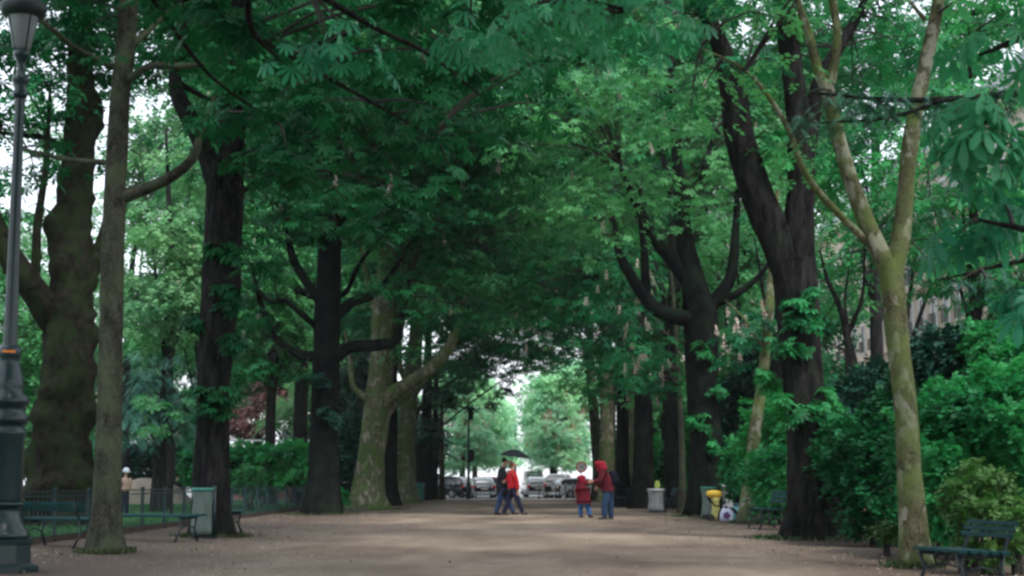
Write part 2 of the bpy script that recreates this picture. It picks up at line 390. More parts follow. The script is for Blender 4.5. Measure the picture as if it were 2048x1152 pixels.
def tree(name, label, cat, trunk, radii, limbs=(), blobs=(), bark='bark_dark', leaf='chestnut_leaf', tpl='palm', lsize=.21, cden=.7, per=15, cr=.75,
         flare=.45, burl=0, rough=.06, shoots=(), candles=0, candle=None, group=None, sides=18, step=.16, twig=True, shootleaf=None, needle=None, shade_roof=(), fl_h=.45, tilt=(.1, .75), flat=.35):
    TREE_N[0] += 1; sd_ = TREE_N[0]; rng = np.random.default_rng(sd_*11)
    base = np.array([trunk[0][0], trunk[0][1], 0.0])
    root = thing(name, label, cat, tuple(base), 0, group)
    tr = [np.array(p, float)-base for p in trunk]; tr[0][2] = -.06
    V, Q = wood(tr, radii, sides, step, flare, rough, sd_, burl, fl_h=fl_h)
    mobj('trunk', np_mesh('trunk', V, Q, M[bark], True), root)
    skel = list(catmull(tr, radii, .5)[0][3:])
    for L in limbs:
        lp = [np.array(p, float)-base for p in L[0]]
        V, Q = wood(lp, L[1], 10 if len(L) < 3 else L[2], .14, 0, .07, sd_+.37*len(skel))
        mobj('limb', np_mesh('limb', V, Q, M[bark], True), root)
        skel += list(catmull(lp, L[1], .4)[0][1:])
    if len(blobs):
        bl = [(tuple(np.array(b[0])-base), b[1], b[2] if len(b) > 2 else 1) for b in blobs]
        V, Q, cl = crown_arrays(bl, tpl, lsize, cden, per, cr, 0, sd_, tilt, flat)
        if len(shade_roof):
            ex = []
            for b in shade_roof:         # unseen leaf roof, thickened on the left and over the path for shade
                if b[0][0] < 0: ex += [(b[0], b[1], (b[2] if len(b) > 2 else 1)*2.4), ((b[0][0]+4.2, b[0][1], b[0][2]+.8), b[1], 1.8)]
                else: ex.append(b)
            shade_roof = ex
            bl2 = [(tuple(np.array(b[0])-base), b[1], b[2] if len(b) > 2 else 1) for b in shade_roof]
            V2, Q2, _ = crown_arrays(bl2, 'palmfar', .42, .16, 15, 1.25, 0, sd_+50)
            Q = np.concatenate([Q, Q2+len(V)]); V = np.concatenate([V, V2])
        mobj('crown', np_mesh('crown', V, Q, M[leaf]), root)
        if twig and len(skel):
            tw = twigs_arrays(skel, cl[rng.permutation(len(cl))[:420]], rng)
            if tw: mobj('twigs', np_mesh('twigs', tw[0], tw[1], M['twig'], True), root)
        for i in range(candles):
            c = cl[rng.integers(len(cl))]+rng.normal(0, .25, 3)
            o = mobj('blossom', candle or CANDLE, root, (c[0], c[1], c[2]+.1)); o.rotation_euler = (rng.normal(0, .15), rng.normal(0, .15), rng.random()*6); s = rng.uniform(.8, 1.35); o.scale = (s, s, s)
    for s_ in shoots:        # tufts of leaves growing straight from the trunk
        c = np.array(s_[0])-base; r = s_[1]
        V, Q, _ = crown_arrays([(tuple(c), (r, r*.8, r*.8), 1)], tpl, lsize*.9, 7/(4.19*r**3*.64), 7, r*.55, 0, sd_+int(c[2]*9))
        mobj('leaf_shoot', np_mesh('leaf_shoot', V, Q, M[shootleaf or leaf]), root)
    return root

# ================================================================ THE SETTING
def sheet(name, x0, x1, y0, y1, z, mat, nx=2, ny=2, amp=0):
    xs = np.linspace(x0, x1, nx); ys = np.linspace(y0, y1, ny); X, Y = np.meshgrid(xs, ys)
    Z = np.full_like(X, z, dtype=float)
    if amp:
        for i in range(ny):
            for j in range(nx): Z[i, j] += amp*noise.fractal(Vector((X[i, j]*.5, Y[i, j]*.25, z)), 1, 2, 3)
    V = np.stack([X, Y, Z], -1).reshape(-1, 3)
    i, j = np.meshgrid(np.arange(ny-1), np.arange(nx-1), indexing='ij'); a = (i*nx+j).ravel()
    return props(mobj(name, np_mesh(name, V, np.stack([a, a+1, a+nx+1, a+nx], 1), mat, True)), kind='structure')
def ground_mat(name, cols, litter, fine=60, rough=.95, band=None):
    m, t, b, o = mat_new(name)
    v = coords(t)
    n = noise_tex(t, .55, 6, coords(t, (1, .35, 1)), .6); n2 = noise_tex(t, fine, 3, v); n3 = noise_tex(t, 7, 5, v, .7)
    c = ramp(t, n, cols, [.3, .5, .7])
    nb = noise_tex(t, .16, 4, coords(t, (1, .6, 1)), .6); c = mixrgb(t, .8, c, ramp(t, nb, [(.34,)*3, (.62,)*3], [.35, .65]), 'OVERLAY')
    c = mixrgb(t, .45, c, ramp(t, n2, [(.25,)*3, (.8,)*3], [.3, .7]), 'OVERLAY')
    if litter:
        # trodden bare sand in the middle, brown litter towards both edges
        sx = t.nodes.new('ShaderNodeSeparateXYZ'); t.links.new(v, sx.inputs[0])
        ab = nd(t, 'ShaderNodeMath', operation='ABSOLUTE'); t.links.new(sx.outputs[0], ab.inputs[0])
        md = nd(t, 'ShaderNodeMath', operation='MULTIPLY_ADD'); t.links.new(n3, md.inputs[0]); md.inputs[1].default_value = 3.5; t.links.new(ab.outputs[0], md.inputs[2])
        dv = nd(t, 'ShaderNodeMath', operation='DIVIDE'); t.links.new(md.outputs[0], dv.inputs[0]); dv.inputs[1].default_value = 10
        c = mixrgb(t, ramp(t, dv.outputs[0], [(0, 0, 0), (.85,)*3], [.48, .74]), c, litter)
        n4 = noise_tex(t, 3.2, 6, coords(t, (1, .5, 1)), .7)
        c = mixrgb(t, ramp(t, n4, [(0, 0, 0), (.5,)*3], [.55, .7]), c, litter)
    t.links.new(c, b.inputs['Base Color']); b.inputs['Roughness'].default_value = rough; b.inputs['Specular IOR Level'].default_value = .2
    bump(t, n3, .5, .03, b)
    return m
M['sand'] = ground_mat('path_sand', [(.095, .069, .052), (.17, .134, .103), (.24, .195, .152)], (.062, .045, .035))
M['soil'] = ground_mat('soil', [(.05, .032, .024), (.085, .055, .04), (.12, .08, .055)], None)
M['lawn'] = ground_mat('lawn', [(.02, .075, .03), (.03, .11, .04), (.045, .14, .05)], None, 25)
M['asphalt'] = ground_mat('wet_asphalt', [(.16, .16, .17), (.2, .2, .21), (.25, .25, .26)], None, 20, .35)
M['pave'] = ground_mat('pavement', [(.30, .29, .28), (.36, .35, .34), (.4, .39, .38)], None, 20, .7)
sheet('ground', -400, 400, -40, 1200, -.05, M['soil'])
sheet('soil_bed', 6.2, 60, -5, 97, .0, M['soil'], 60, 80, .12)
sheet('lawn', -70, -7.75, 8, 97, .01, M['lawn'], 30, 40, .03)
sheet('path', -7.7, 6.9, -6, 97, .02, M['sand'], 70, 400, .022)
sheet('pavement', -60, 60, 97, 102, .03, M['pave'])
mb = MB(); mb.box((0, 102.1, .02), (120, .18, .14)); props(mb.build('kerb', M['pave']), kind='structure')
sheet('road', -120, 120, 102.2, 700, -.02, M['asphalt'])
mb = MB(); mb.box((-7.72, 52, .05), (.09, 90, .14)); props(mb.build('lawn_edging', plain('edging_board', (.05, .035, .028), .9)), kind='structure')

# fallen petals and leaf bits on the sand, grass on the lawn: nobody could count them
rng = np.random.default_rng(5)
def litter(name, n, xr, yr, size, mat, edge=False, z=.035):
    x = rng.uniform(*xr, n); y = rng.uniform(yr[0]**.5, yr[1]**.5, n)**2
    if edge:
        keep = rng.random(n) < np.clip((np.abs(x)-1.5)/4.2, .06, 1)*(.5+.5*np.sin(x*1.7+y*.9)*np.sin(y*.63)); x, y = x[keep], y[keep]; n = len(x)
    a = rng.uniform(0, 6.28, n); s = size*rng.uniform(.4, 1.4, n); t = rng.normal(0, .35, (n, 2))
    u = np.stack([np.cos(a), np.sin(a), t[:, 0]], 1)*s[:, None]; v = np.stack([-np.sin(a), np.cos(a), t[:, 1]], 1)*s[:, None]*.7
    c = np.stack([x, y, np.full(n, z)+s*.2], 1)
    V = np.stack([c-u, c-v, c+u, c+v], 1).reshape(-1, 3)
    return mobj(name, np_mesh(name, V, np.arange(4*n).reshape(-1, 4), mat))
props(litter('fallen_petals', 50000, (-7.4, 6.6), (14, 60), .009, plain('fallen_petal', (.45, .40, .35), .8, 0, .2, 50), True),
      'pale petals and seed fluff scattered along the edges of the sand path', 'petals', None, 'stuff')
props(litter('leaf_litter', 11000, (-7.5, 9.5), (14, 60), .019, plain('dead_leaf', (.12, .075, .05), .9, 0, .4, 30), True),
      'brown dead leaves lying along both sides of the sand path', 'dead leaves', None, 'stuff')
n = 60000
x = -7.8-rng.random(n)**1.5*22; y = rng.uniform(20, 72, n); a = rng.uniform(0, 6.28, n); h = rng.uniform(.04, .11, n); c = np.stack([x, y, np.full(n, .0)], 1)
u = np.stack([np.cos(a)*.012, np.sin(a)*.012, np.zeros(n)], 1)*2; tp = np.stack([rng.normal(0, .03, n), rng.normal(0, .03, n), h], 1)
V = np.stack([c-u, c+u, c+tp+u*.15, c+tp-u*.15], 1).reshape(-1, 3)
props(mobj('grass', np_mesh('grass', V, np.arange(4*n).reshape(-1, 4), leaf_mat('grass_blade', [(.02, .09, .03), (.04, .14, .045)]))),
      'short green grass of the lawn behind the railing', 'grass', None, 'stuff')

# ================================================================ TREES
AV = 'old trees lining both sides of the path'
def above(X, Y, k=1.0): return ((X, Y, 13.2), (4.8, 4.8, 2.6), k)  # unseen roof lobe above the frame, added to shade the avenue
# -- left side
Y = GY(1108)
tree('young_tree', 'slim straight tree with smooth grey bark, just right of the lamp post', 'tree',
     [G(212, 1108), P(214, 1000, Y), P(218, 850, Y), P(221, 700, Y), P(224, 550, Y), P(229, 400, Y), P(240, 200, Y), P(256, 30, Y), P(262, -180, Y), P(268, -420, Y)],
     [.24, .20, .185, .175, .17, .165, .145, .14, .11, .07],
     [([P(240, 395, Y), P(290, 378, Y), P(345, 352, Y-.2), P(385, 318, Y-.3), P(400, 275, Y-.3), P(430, 190, Y-.3)], [.11, .085, .08, .07, .05, .03]),
      ([P(250, 165, Y), P(300, 132, Y-.5), P(370, 132, Y-.8), P(455, 118, Y-1), P(540, 60, Y-1.3)], [.06, .05, .042, .03, .015]),
      ([P(225, 135, Y), P(150, 95, Y-.5), P(75, 35, Y-1), P(0, -20, Y-1)], [.055, .045, .035, .02]),
      ([P(215, 325, Y), P(130, 318, Y+.3), P(40, 296, Y+.8)], [.045, .035, .02]),
      ([P(255, 100, Y), P(330, 30, Y+.5), P(420, -60, Y+1)], [.05, .035, .02])],
     [B(90, 70, Y, 170, 110, 1.6), B(390, 60, Y-.5, 170, 90, 1.6), B(500, 110, Y-1.5, 110, 60, 1), B(160, -120, Y, 300, 140, 2.5), B(60, 330, Y+1, 90, 60, 1, .6)],
     leaf='shade_leaf', bark='bark_grey', cden=1.0, group=AV, flare=.55, rough=.03, sides=20, shade_roof=[((-5.3, 22, 10.5), (3, 3, 2), 1)], step=.12, fl_h=.3)
Y = GY(1076)
tree('horse_chestnut', 'dark thick trunk standing behind the bin on the left, with leaf tufts on its bark', 'tree',
     [G(425, 1076), P(424, 1000, Y), P(424, 850, Y), P(430, 700, Y), P(440, 560, Y), P(448, 420, Y), P(455, 300, Y), P(470, 180, Y), P(480, 20, Y), P(480, -180, Y)],
     [.37, .33, .31, .33, .36, .37, .32, .22, .17, .1],
     [([P(440, 370, Y), P(412, 300, Y-.2), P(382, 240, Y-.3), P(356, 190, Y-.2), P(350, 140, Y), P(366, 40, Y+.3), P(380, -80, Y)], [.26, .2, .18, .15, .11, .07, .04], 14),
      ([P(356, 165, Y), P(400, 190, Y), P(430, 200, Y), P(480, 175, Y-.5), P(540, 150, Y-1)], [.06, .05, .04, .03, .015]),
      ([P(470, 200, Y), P(560, 120, Y-1), P(680, 70, Y-2), P(800, 30, Y-3)], [.12, .09, .06, .03]),
      ([P(460, 320, Y), P(560, 290, Y-.5), P(640, 270, Y-1), P(740, 290, Y-2)], [.09, .06, .045, .02]),
      ([P(465, 400, Y), P(520, 360, Y+.3), P(590, 340, Y+.6)], [.05, .04, .02])],
     [B(600, 130, 27, 220, 150, 3), B(760, 260, 26, 170, 110, 2.5), B(560, 330, 28, 110, 90, 2), B(330, 60, 30, 140, 90, 2.5), B(860, 80, 25, 190, 130, 2.5), B(700, 400, 30, 120, 60, 2.5), B(950, 200, 27, 130, 110, 2.5, .8), B(520, 470, 29, 60, 50, 1, .8)],
     leaf='shade_leaf', cden=.95, lsize=.23, group=AV, flare=.5, candles=4, sides=26, rough=.09, shade_roof=[above(-4.6, 28)],
     shoots=[(P(430, 800, Y-.35), .42), (P(455, 590, Y-.38), .3), (P(462, 690, Y-.36), .32), (P(440, 500, Y-.4), .3), (P(390, 640, Y), .22)])
Y = GY(1030)
tree('horse_chestnut', 'near black trunk left of the mossy plane tree, with upturned side limbs', 'tree',
     [G(645, 1031), P(647, 960, Y), P(648, 880, Y), P(650, 780, Y), P(653, 700, Y), P(655, 600, Y), P(658, 480, Y), P(664, 380, Y), P(668, 260, Y), P(668, 60, Y)],
     [.56, .48, .44, .43, .44, .42, .36, .28, .2, .1],
     [([P(640, 715, Y), P(600, 708, Y), P(560, 685, Y), P(538, 655, Y), P(520, 600, Y), P(505, 540, Y)], [.2, .16, .13, .12, .09, .05]),
      ([P(640, 660, Y), P(600, 625, Y-.4), P(570, 602, Y-.5), P(540, 602, Y-.5), P(505, 570, Y)], [.12, .1, .08, .07, .04]),
      ([P(645, 610, Y), P(610, 560, Y), P(585, 515, Y), P(575, 450, Y), P(570, 380, Y)], [.18, .15, .13, .1, .06]),
      ([P(665, 720, Y), P(700, 695, Y-.3), P(760, 690, Y-.6), P(792, 678, Y-.8), P(806, 620, Y-.8), P(818, 560, Y-.8)], [.22, .2, .19, .16, .12, .06]),
      ([P(665, 640, Y), P(705, 605, Y), P(745, 590, Y), P(775, 560, Y), P(830, 470, Y)], [.2, .17, .14, .1, .05]),
      ([P(665, 600, Y), P(695, 580, Y+.5), P(712, 540, Y+.5), P(740, 500, Y+.5), P(800, 430, Y)], [.1, .09, .07, .06, .03]),
      ([P(660, 480, Y), P(690, 430, Y), P(760, 370, Y), P(860, 300, Y)], [.18, .14, .1, .05])],
     [B(640, 400, 49, 150, 100, 4), B(820, 520, 50, 130, 85, 3.5), B(510, 560, 50, 70, 110, 3), B(900, 420, 50, 170, 150, 4), B(560, 300, 51, 200, 160, 4), B(780, 300, 50, 200, 160, 4), B(700, 150, 50, 260, 140, 4, .6), B(830, 640, 49, 80, 60, 2), B(500, 700, 51, 50, 60, 2), B(930, 600, 52, 80, 60, 3), B(560, 740, 50, 60, 40, 2, .7)],
     leaf='shade_leaf', bark='bark_shaded', cden=.72, tpl='palmfar', lsize=.24, group=AV, candles=26, flare=.45, sides=24, rough=.08, shade_roof=[above(-4.5, 49)],
     shoots=[(P(655, 840, Y-.5), .4), (P(640, 760, Y-.5), .3)], shootleaf='dark_leaf', fl_h=.7)
Y = GY(1020)
tree('plane_tree', 'leaning plane tree with mossy green bark and one long limb over the path', 'tree',
     [G(738, 1021), P(738, 985, Y), P(745, 900, Y), P(757, 800, Y), P(764, 720, Y), P(768, 640, Y), P(772, 560, Y), P(778, 460, Y), P(790, 300, Y), P(800, 100, Y)],
     [.70, .56, .50, .50, .48, .46, .34, .26, .2, .1],
     [([P(765, 800, Y), P(800, 778, Y-.4), P(850, 745, Y-.8), P(895, 700, Y-1), P(918, 640, Y-1.1), P(934, 580, Y-1.1), P(945, 500, Y-1)], [.34, .27, .24, .21, .15, .11, .06], 14),
      ([P(750, 820, Y), P(724, 790, Y-.3), P(706, 770, Y-.3), P(700, 720, Y-.2), P(690, 660, Y)], [.2, .14, .11, .08, .05]),
      ([P(765, 730, Y), P(738, 690, Y-.2), P(725, 680, Y-.2)], [.16, .11, .09]),
      ([P(770, 650, Y), P(745, 600, Y), P(735, 560, Y), P(720, 480, Y)], [.24, .18, .13, .08]),
      ([P(770, 690, Y), P(800, 640, Y), P(815, 560, Y), P(850, 450, Y)], [.25, .2, .14, .08]),
      ([P(770, 830, Y), P(800, 800, Y+.5), P(822, 790, Y+.5), P(840, 740, Y+.5)], [.18, .14, .12, .07])],
     [B(900, 560, 58, 110, 70, 3.5), B(800, 440, 60, 170, 130, 4), B(980, 460, 60, 130, 120, 4), B(880, 300, 60, 200, 170, 4, .8), B(1010, 600, 62, 70, 60, 3, .8), B(850, 690, 59, 60, 40, 2, .7)],
     bark='bark_plane', leaf='plane_leaf', tpl='maple', lsize=.24, cden=.7, per=18, group=AV, flare=.55, sides=26, rough=.07, burl=.12, shade_roof=[above(-4, 58)], fl_h=.8)
Y = GY(1006)
tree('plane_tree', 'second grey plane trunk, behind and right of the mossy one', 'tree',
     [G(812, 1007), P(812, 960, Y), P(812, 880, Y), P(818, 800, Y), P(826, 730, Y), P(834, 650, Y), P(840, 500, Y), P(850, 300, Y)],
     [.62, .50, .47, .46, .42, .34, .24, .1],
     [([P(820, 800, Y), P(850, 760, Y-.5), P(880, 740, Y-.8), P(900, 690, Y-1)], [.25, .18, .14, .06]),
      ([P(822, 780, Y), P(800, 730, Y), P(800, 660, Y)], [.2, .15, .06])],
     [B(900, 720, 80, 80, 50, 3), B(960, 640, 80, 90, 70, 4), B(860, 560, 80, 130, 90, 4), B(930, 480, 80, 140, 120, 5), B(985, 740, 78, 40, 30, 2, .7)],
     bark='bark_plane', leaf='chestnut_leaf', tpl='maple', lsize=.27, cden=.7, per=16, group=AV, flare=.4, sides=18, shade_roof=[above(-3.5, 78)], fl_h=.7)
for k, (px, py, r, top, lob, lab) in enumerate([
        (772, 1012, .50, 600, [B(740, 620, 72, 90, 80, 4), B(790, 480, 72, 130, 90, 4)], 'dark trunk in the gap between the two plane trees'),
        (850, 1001, .36, 640, [B(862, 850, 92, 30, 52, 1.3, 2.6), B(890, 770, 90, 60, 42, 3, 1.6), B(930, 700, 90, 70, 50, 4), B(1000, 780, 84, 26, 36, 1.5, .7)], 'dark ivy covered tree at the far left end of the path'),
        (868, 1000, .2, 760, [B(880, 800, 96, 30, 30, 1.3, .9), B(970, 690, 95, 60, 50, 4)], 'thin dark trunk, the last one on the left side of the path')]):
    Y = GY(py)
    tree('horse_chestnut', lab, 'tree', [G(px, py), P(px+1, 940, Y), P(px+3, 840, Y), P(px+6, 720, Y), P(px+8, top, Y)], [r*1.2, r, r*.92, r*.75, r*.4],
         [], lob, bark='bark_shaded', leaf='dark_leaf' if k == 1 else 'chestnut_leaf', tpl='palmfar', lsize=.27, cden=.75, group=AV, flare=.35, sides=14, step=.4, shade_roof=[above(-4, Y)])
Y = GY(1001)
tree('young_tree', 'pale thin trunk beside the dark parked car at the left end of the path', 'tree', [G(884, 1000), P(884, 960, Y), P(883, 900, Y), P(884, 800, Y)], [.22, .17, .15, .08], [], [B(900, 790, Y, 30, 26, 1.5)], bark='bark_grey', leaf='plane_leaf', tpl='palmfar', lsize=.26, sides=10, step=.4)
Y = 37
tree('plane_tree', 'huge old plane tree with burls on its trunk, behind the railing at far left', 'tree',
     [(P(122, 1045, Y)[0], Y, 0), P(122, 1000, Y), P(122, 900, Y), P(132, 800, Y), P(138, 700, Y), P(142, 600, Y), P(146, 480, Y), P(152, 380, Y), P(158, 250, Y), P(160, 100, Y), P(160, -80, Y)],
     [.82, .70, .66, .60, .54, .50, .42, .39, .36, .27, .16],
     [([P(110, 640, Y), P(75, 590, Y-.4), P(30, 530, Y-.8), P(-15, 450, Y-1), P(-60, 330, Y-1)], [.4, .34, .32, .28, .2], 14),
      ([P(70, 590, Y-.3), P(72, 520, Y-.6), P(76, 440, Y-.6), P(92, 330, Y-.5), P(100, 180, Y)], [.13, .11, .1, .08, .04]),
      ([P(165, 560, Y), P(200, 500, Y+.4), P(220, 430, Y+.5), P(236, 300, Y+.5)], [.3, .2, .15, .06]),
      ([P(150, 330, Y), P(100, 280, Y), P(40, 270, Y), P(-40, 260, Y)], [.1, .08, .06, .03])],
     [B(60, 180, 37, 190, 90, 3, 1.3), B(200, 120, 38, 150, 110, 3), B(30, 360, 38, 80, 60, 2, .8), B(170, 300, 39, 70, 50, 2, .8), B(-20, 420, 36, 60, 120, 2, .5), B(140, 30, 37, 250, 90, 3.5)],
     bark='bark_burl', leaf='chestnut_leaf', tpl='maple', lsize=.22, cden=.85, per=16, flare=.3, burl=.7, rough=.1, sides=40, fl_h=1.0, shade_roof=[((-11, 37, 13.5), (5, 4, 2), .7)])
# the tree just left of the camera's view: only its boughs hang into the picture
tree('horse_chestnut', 'low leafy boughs with big drooping leaves hanging in at the top left of centre', 'tree',
     [(-5.4, 8.2, 0), (-5.4, 8.2, 2), (-5.3, 8.3, 5), (-5.2, 8.4, 9)], [.5, .4, .36, .2],
     [([(-5.3, 8.3, 4.2), P(150, -260, 10), P(500, -90, 11), P(740, 50, 12), P(860, 110, 13), P(960, 190, 14)], [.08, .05, .03, .022, .016, .01]),
      ([(-5.3, 8.3, 5), P(400, -420, 9), P(800, -160, 9), P(1080, -30, 9), P(1250, 20, 9.4)], [.06, .04, .025, .015, .01]),
      ([P(500, -90, 11), P(500, 50, 13), P(560, 120, 14)], [.04, .03, .01])],
     [B(1075, 20, 9, 90, 26, .3, 3), B(940, 85, 10, 60, 36, .3, 3.5), B(1240, 0, 9.6, 90, 26, .3, 3), B(655, 95, 11, 45, 50, .3, 3)],
     leaf='near_leaf', tpl='palmdroop', lsize=.12, cden=1.5, per=8, cr=.4, candles=0, shade_roof=[((-3, 6, 9), (5, 5, 2.5), 1), ((-3, -6, 9), (6, 6, 3), 1)], shoots=[], group=None, tilt=(.2, .9))  # unseen lobes overhead and behind the camera, added to shade the near leaves
tree('horse_chestnut', 'dark leafy boughs spreading over the upper left, in front of the pale limbed trunks', 'tree',
     [(-6.6, 13, 0), (-6.6, 13, 2), (-6.5, 13.1, 5), (-6.4, 13.2, 9)], [.4, .34, .3, .2],
     [([(-6.5, 13.1, 4.6), P(200, -60, 14), P(480, 60, 15), P(700, 180, 17), P(860, 270, 18.5)], [.06, .045, .03, .02, .01]),
      ([P(300, -10, 14.5), P(420, 150, 17), P(560, 250, 18.5)], [.03, .02, .01])],
     [B(480, 50, 14, 150, 70, .9, 1.3), B(780, -30, 13, 180, 40, .7, 1.3), B(300, -20, 14, 170, 60, 1, 1.2), B(690, 180, 16.5, 170, 80, 1.5, .9), B(870, 260, 18, 120, 90, 1.5, .9), B(500, 250, 18.5, 130, 90, 1.4, .9), B(920, 60, 15, 150, 60, 1, 1), B(1080, 160, 19, 110, 60, 1.4, .6)],
     leaf='shade_leaf', tpl='palm', lsize=.19, cden=1.3, per=9, cr=.5, candles=0, shade_roof=[((-3, 14, 10), (5, 4, 2.5), 1)], group=None, tilt=(.1, .8))
# -- right side
Y = GY(1137)
tree('young_tree', 'slim forked tree with olive bark and pale patches, nearest on the right', 'tree',
     [G(1830, 1137), P(1826, 1050, Y), P(1818, 930, Y), P(1810, 800, Y), P(1795, 680, Y), P(1786, 580, Y), P(1776, 520, Y)],
     [.20, .165, .145, .14, .14, .145, .14],
     [([P(1782, 545, Y), P(1748, 480, Y), P(1712, 390, Y), P(1688, 320, Y), P(1668, 240, Y), P(1655, 180, Y)], [.13, .115, .10, .095, .085, .08], 14),
      ([P(1658, 195, Y), P(1636, 140, Y), P(1615, 60, Y), P(1590, -20, Y), P(1570, -150, Y)], [.07, .065, .055, .045, .02]),
      ([P(1655, 190, Y), P(1668, 130, Y), P(1674, 60, Y), P(1660, -30, Y), P(1650, -150, Y)], [.065, .06, .052, .045, .02]),
      ([P(1782, 560, Y), P(1802, 470, Y), P(1811, 380, Y), P(1824, 260, Y), P(1846, 150, Y), P(1872, 30, Y), P(1895, -90, Y)], [.13, .115, .105, .10, .09, .08, .05], 14),
      ([P(1735, 485, Y), P(1680, 430, Y-.2), P(1630, 375, Y-.3), P(1600, 325, Y-.4), P(1582, 270, Y-.4), P(1545, 205, Y-.5), P(1490, 140, Y-.8), P(1400, 95, Y-1)], [.05, .045, .042, .038, .035, .03, .022, .01]),
      ([P(1850, 40, Y), P(1825, 10, Y-.1), P(1790, -30, Y-.2)], [.03, .02, .01])],
     [B(1430, 110, 17, 150, 60, 1.2, 1.2), B(1560, -40, 18, 200, 60, 1.6, 1), B(1370, 200, 18, 90, 50, 1, 1), B(1600, 320, 18.5, 50, 50, .5, .8), B(1900, -60, 18, 150, 60, 1.5)],
     bark='bark_olive', leaf='plane_leaf', tpl='maple', lsize=.13, cden=2.4, per=15, cr=.45, flare=.35, sides=18, rough=.03, step=.1, shade_roof=[((5, 18, 9), (3, 3, 1.6), .8)], fl_h=.25)
Y = GY(1080)
tree('horse_chestnut', 'thick forked chestnut on the right with ridged bark and bright leaf tufts', 'tree',
     [G(1637, 1080), P(1632, 1010, Y), P(1620, 920, Y), P(1610, 820, Y), P(1602, 700, Y), P(1597, 600, Y), P(1585, 520, Y)],
     [.60, .49, .41, .37, .37, .40, .40],
     [([P(1590, 560, Y), P(1560, 490, Y), P(1525, 420, Y), P(1500, 340, Y), P(1478, 260, Y), P(1464, 170, Y), P(1445, 100, Y), P(1410, 30, Y), P(1350, -60, Y)], [.36, .33, .30, .29, .27, .24, .18, .12, .07], 18),
      ([P(1596, 570, Y), P(1598, 480, Y), P(1602, 380, Y), P(1600, 280, Y), P(1590, 180, Y), P(1575, 60, Y), P(1560, -100, Y)], [.36, .30, .27, .25, .22, .2, .12], 18),
      ([P(1600, 360, Y), P(1620, 260, Y+.4), P(1640, 160, Y+.5), P(1700, 60, Y+.8), P(1760, -60, Y+1)], [.2, .17, .13, .1, .05])],
     [B(1420, 90, 27, 140, 80, 2.5, .8), B(1560, 20, 29, 200, 80, 3), B(1750, 100, 30, 140, 110, 3), B(1680, 270, 31, 60, 80, 2, .7), B(1250, 40, 26, 130, 90, 2.5, .8)],
     cden=.9, lsize=.21, leaf='chestnut_leaf', group=AV, flare=.45, sides=30, rough=.09, shade_roof=[above(5.4, 28, .7)], candles=3, fl_h=.55,
     shoots=[(P(1590, 815, Y-.5), .42), (P(1655, 800, Y-.2), .38), (P(1672, 870, Y-.1), .26), (P(1575, 700, Y-.3), .36), (P(1612, 600, Y-.5), .32), (P(1600, 640, Y-.5), .25), (P(1540, 760, Y), .25), (P(1560, 290, Y-.4), .4)], shootleaf='shrub_leaf')
Y = GY(1035)
tree('horse_chestnut', 'dark chestnut with candelabra limbs behind the bins on the right', 'tree',
     [G(1408, 1035), P(1410, 970, Y), P(1410, 870, Y), P(1404, 780, Y), P(1402, 690, Y), P(1398, 620, Y), P(1386, 560, Y), P(1372, 490, Y), P(1362, 400, Y), P(1350, 280, Y), P(1340, 100, Y)],
     [.54, .47, .45, .46, .49, .50, .36, .27, .22, .15, .08],
     [([P(1395, 640, Y), P(1350, 632, Y-.3), P(1312, 618, Y-.4), P(1280, 580, Y-.4), P(1255, 540, Y-.4), P(1236, 500, Y-.3), P(1228, 440, Y-.2)], [.26, .24, .21, .2, .17, .12, .07], 14),
      ([P(1292, 595, Y-.4), P(1290, 530, Y-.4), P(1286, 470, Y-.3), P(1280, 380, Y)], [.15, .13, .11, .06]),
      ([P(1385, 570, Y), P(1345, 520, Y), P(1310, 480, Y), P(1290, 440, Y), P(1270, 400, Y), P(1240, 330, Y)], [.26, .22, .19, .17, .13, .07], 14),
      ([P(1405, 630, Y), P(1440, 590, Y), P(1462, 550, Y), P(1470, 480, Y), P(1475, 380, Y)], [.26, .22, .18, .14, .08], 14),
      ([P(1425, 610, Y), P(1470, 590, Y-.3), P(1505, 565, Y-.4), P(1532, 535, Y-.5), P(1560, 480, Y-.5)], [.16, .12, .09, .07, .03]),
      ([P(1360, 430, Y), P(1400, 360, Y), P(1430, 260, Y)], [.14, .1, .05])],
     [B(1390, 370, 46, 140, 85, 3.5, .85), B(1270, 310, 47, 140, 120, 4, .85), B(1480, 300, 47, 80, 130, 3, .8), B(1180, 460, 48, 110, 110, 4), B(1300, 180, 46, 200, 110, 4, .8), B(1150, 250, 47, 150, 130, 4, .6)],
     bark='bark_shaded', leaf='plane_leaf', tpl='palmfar', lsize=.21, cden=.7, group=AV, flare=.35, sides=26, rough=.09, candles=14, shade_roof=[],
     shoots=[(P(1400, 840, Y-.5), .38), (P(1425, 780, Y-.4), .3), (P(1400, 700, Y-.5), .34), (P(1425, 890, Y-.4), .25)], shootleaf='shrub_leaf')
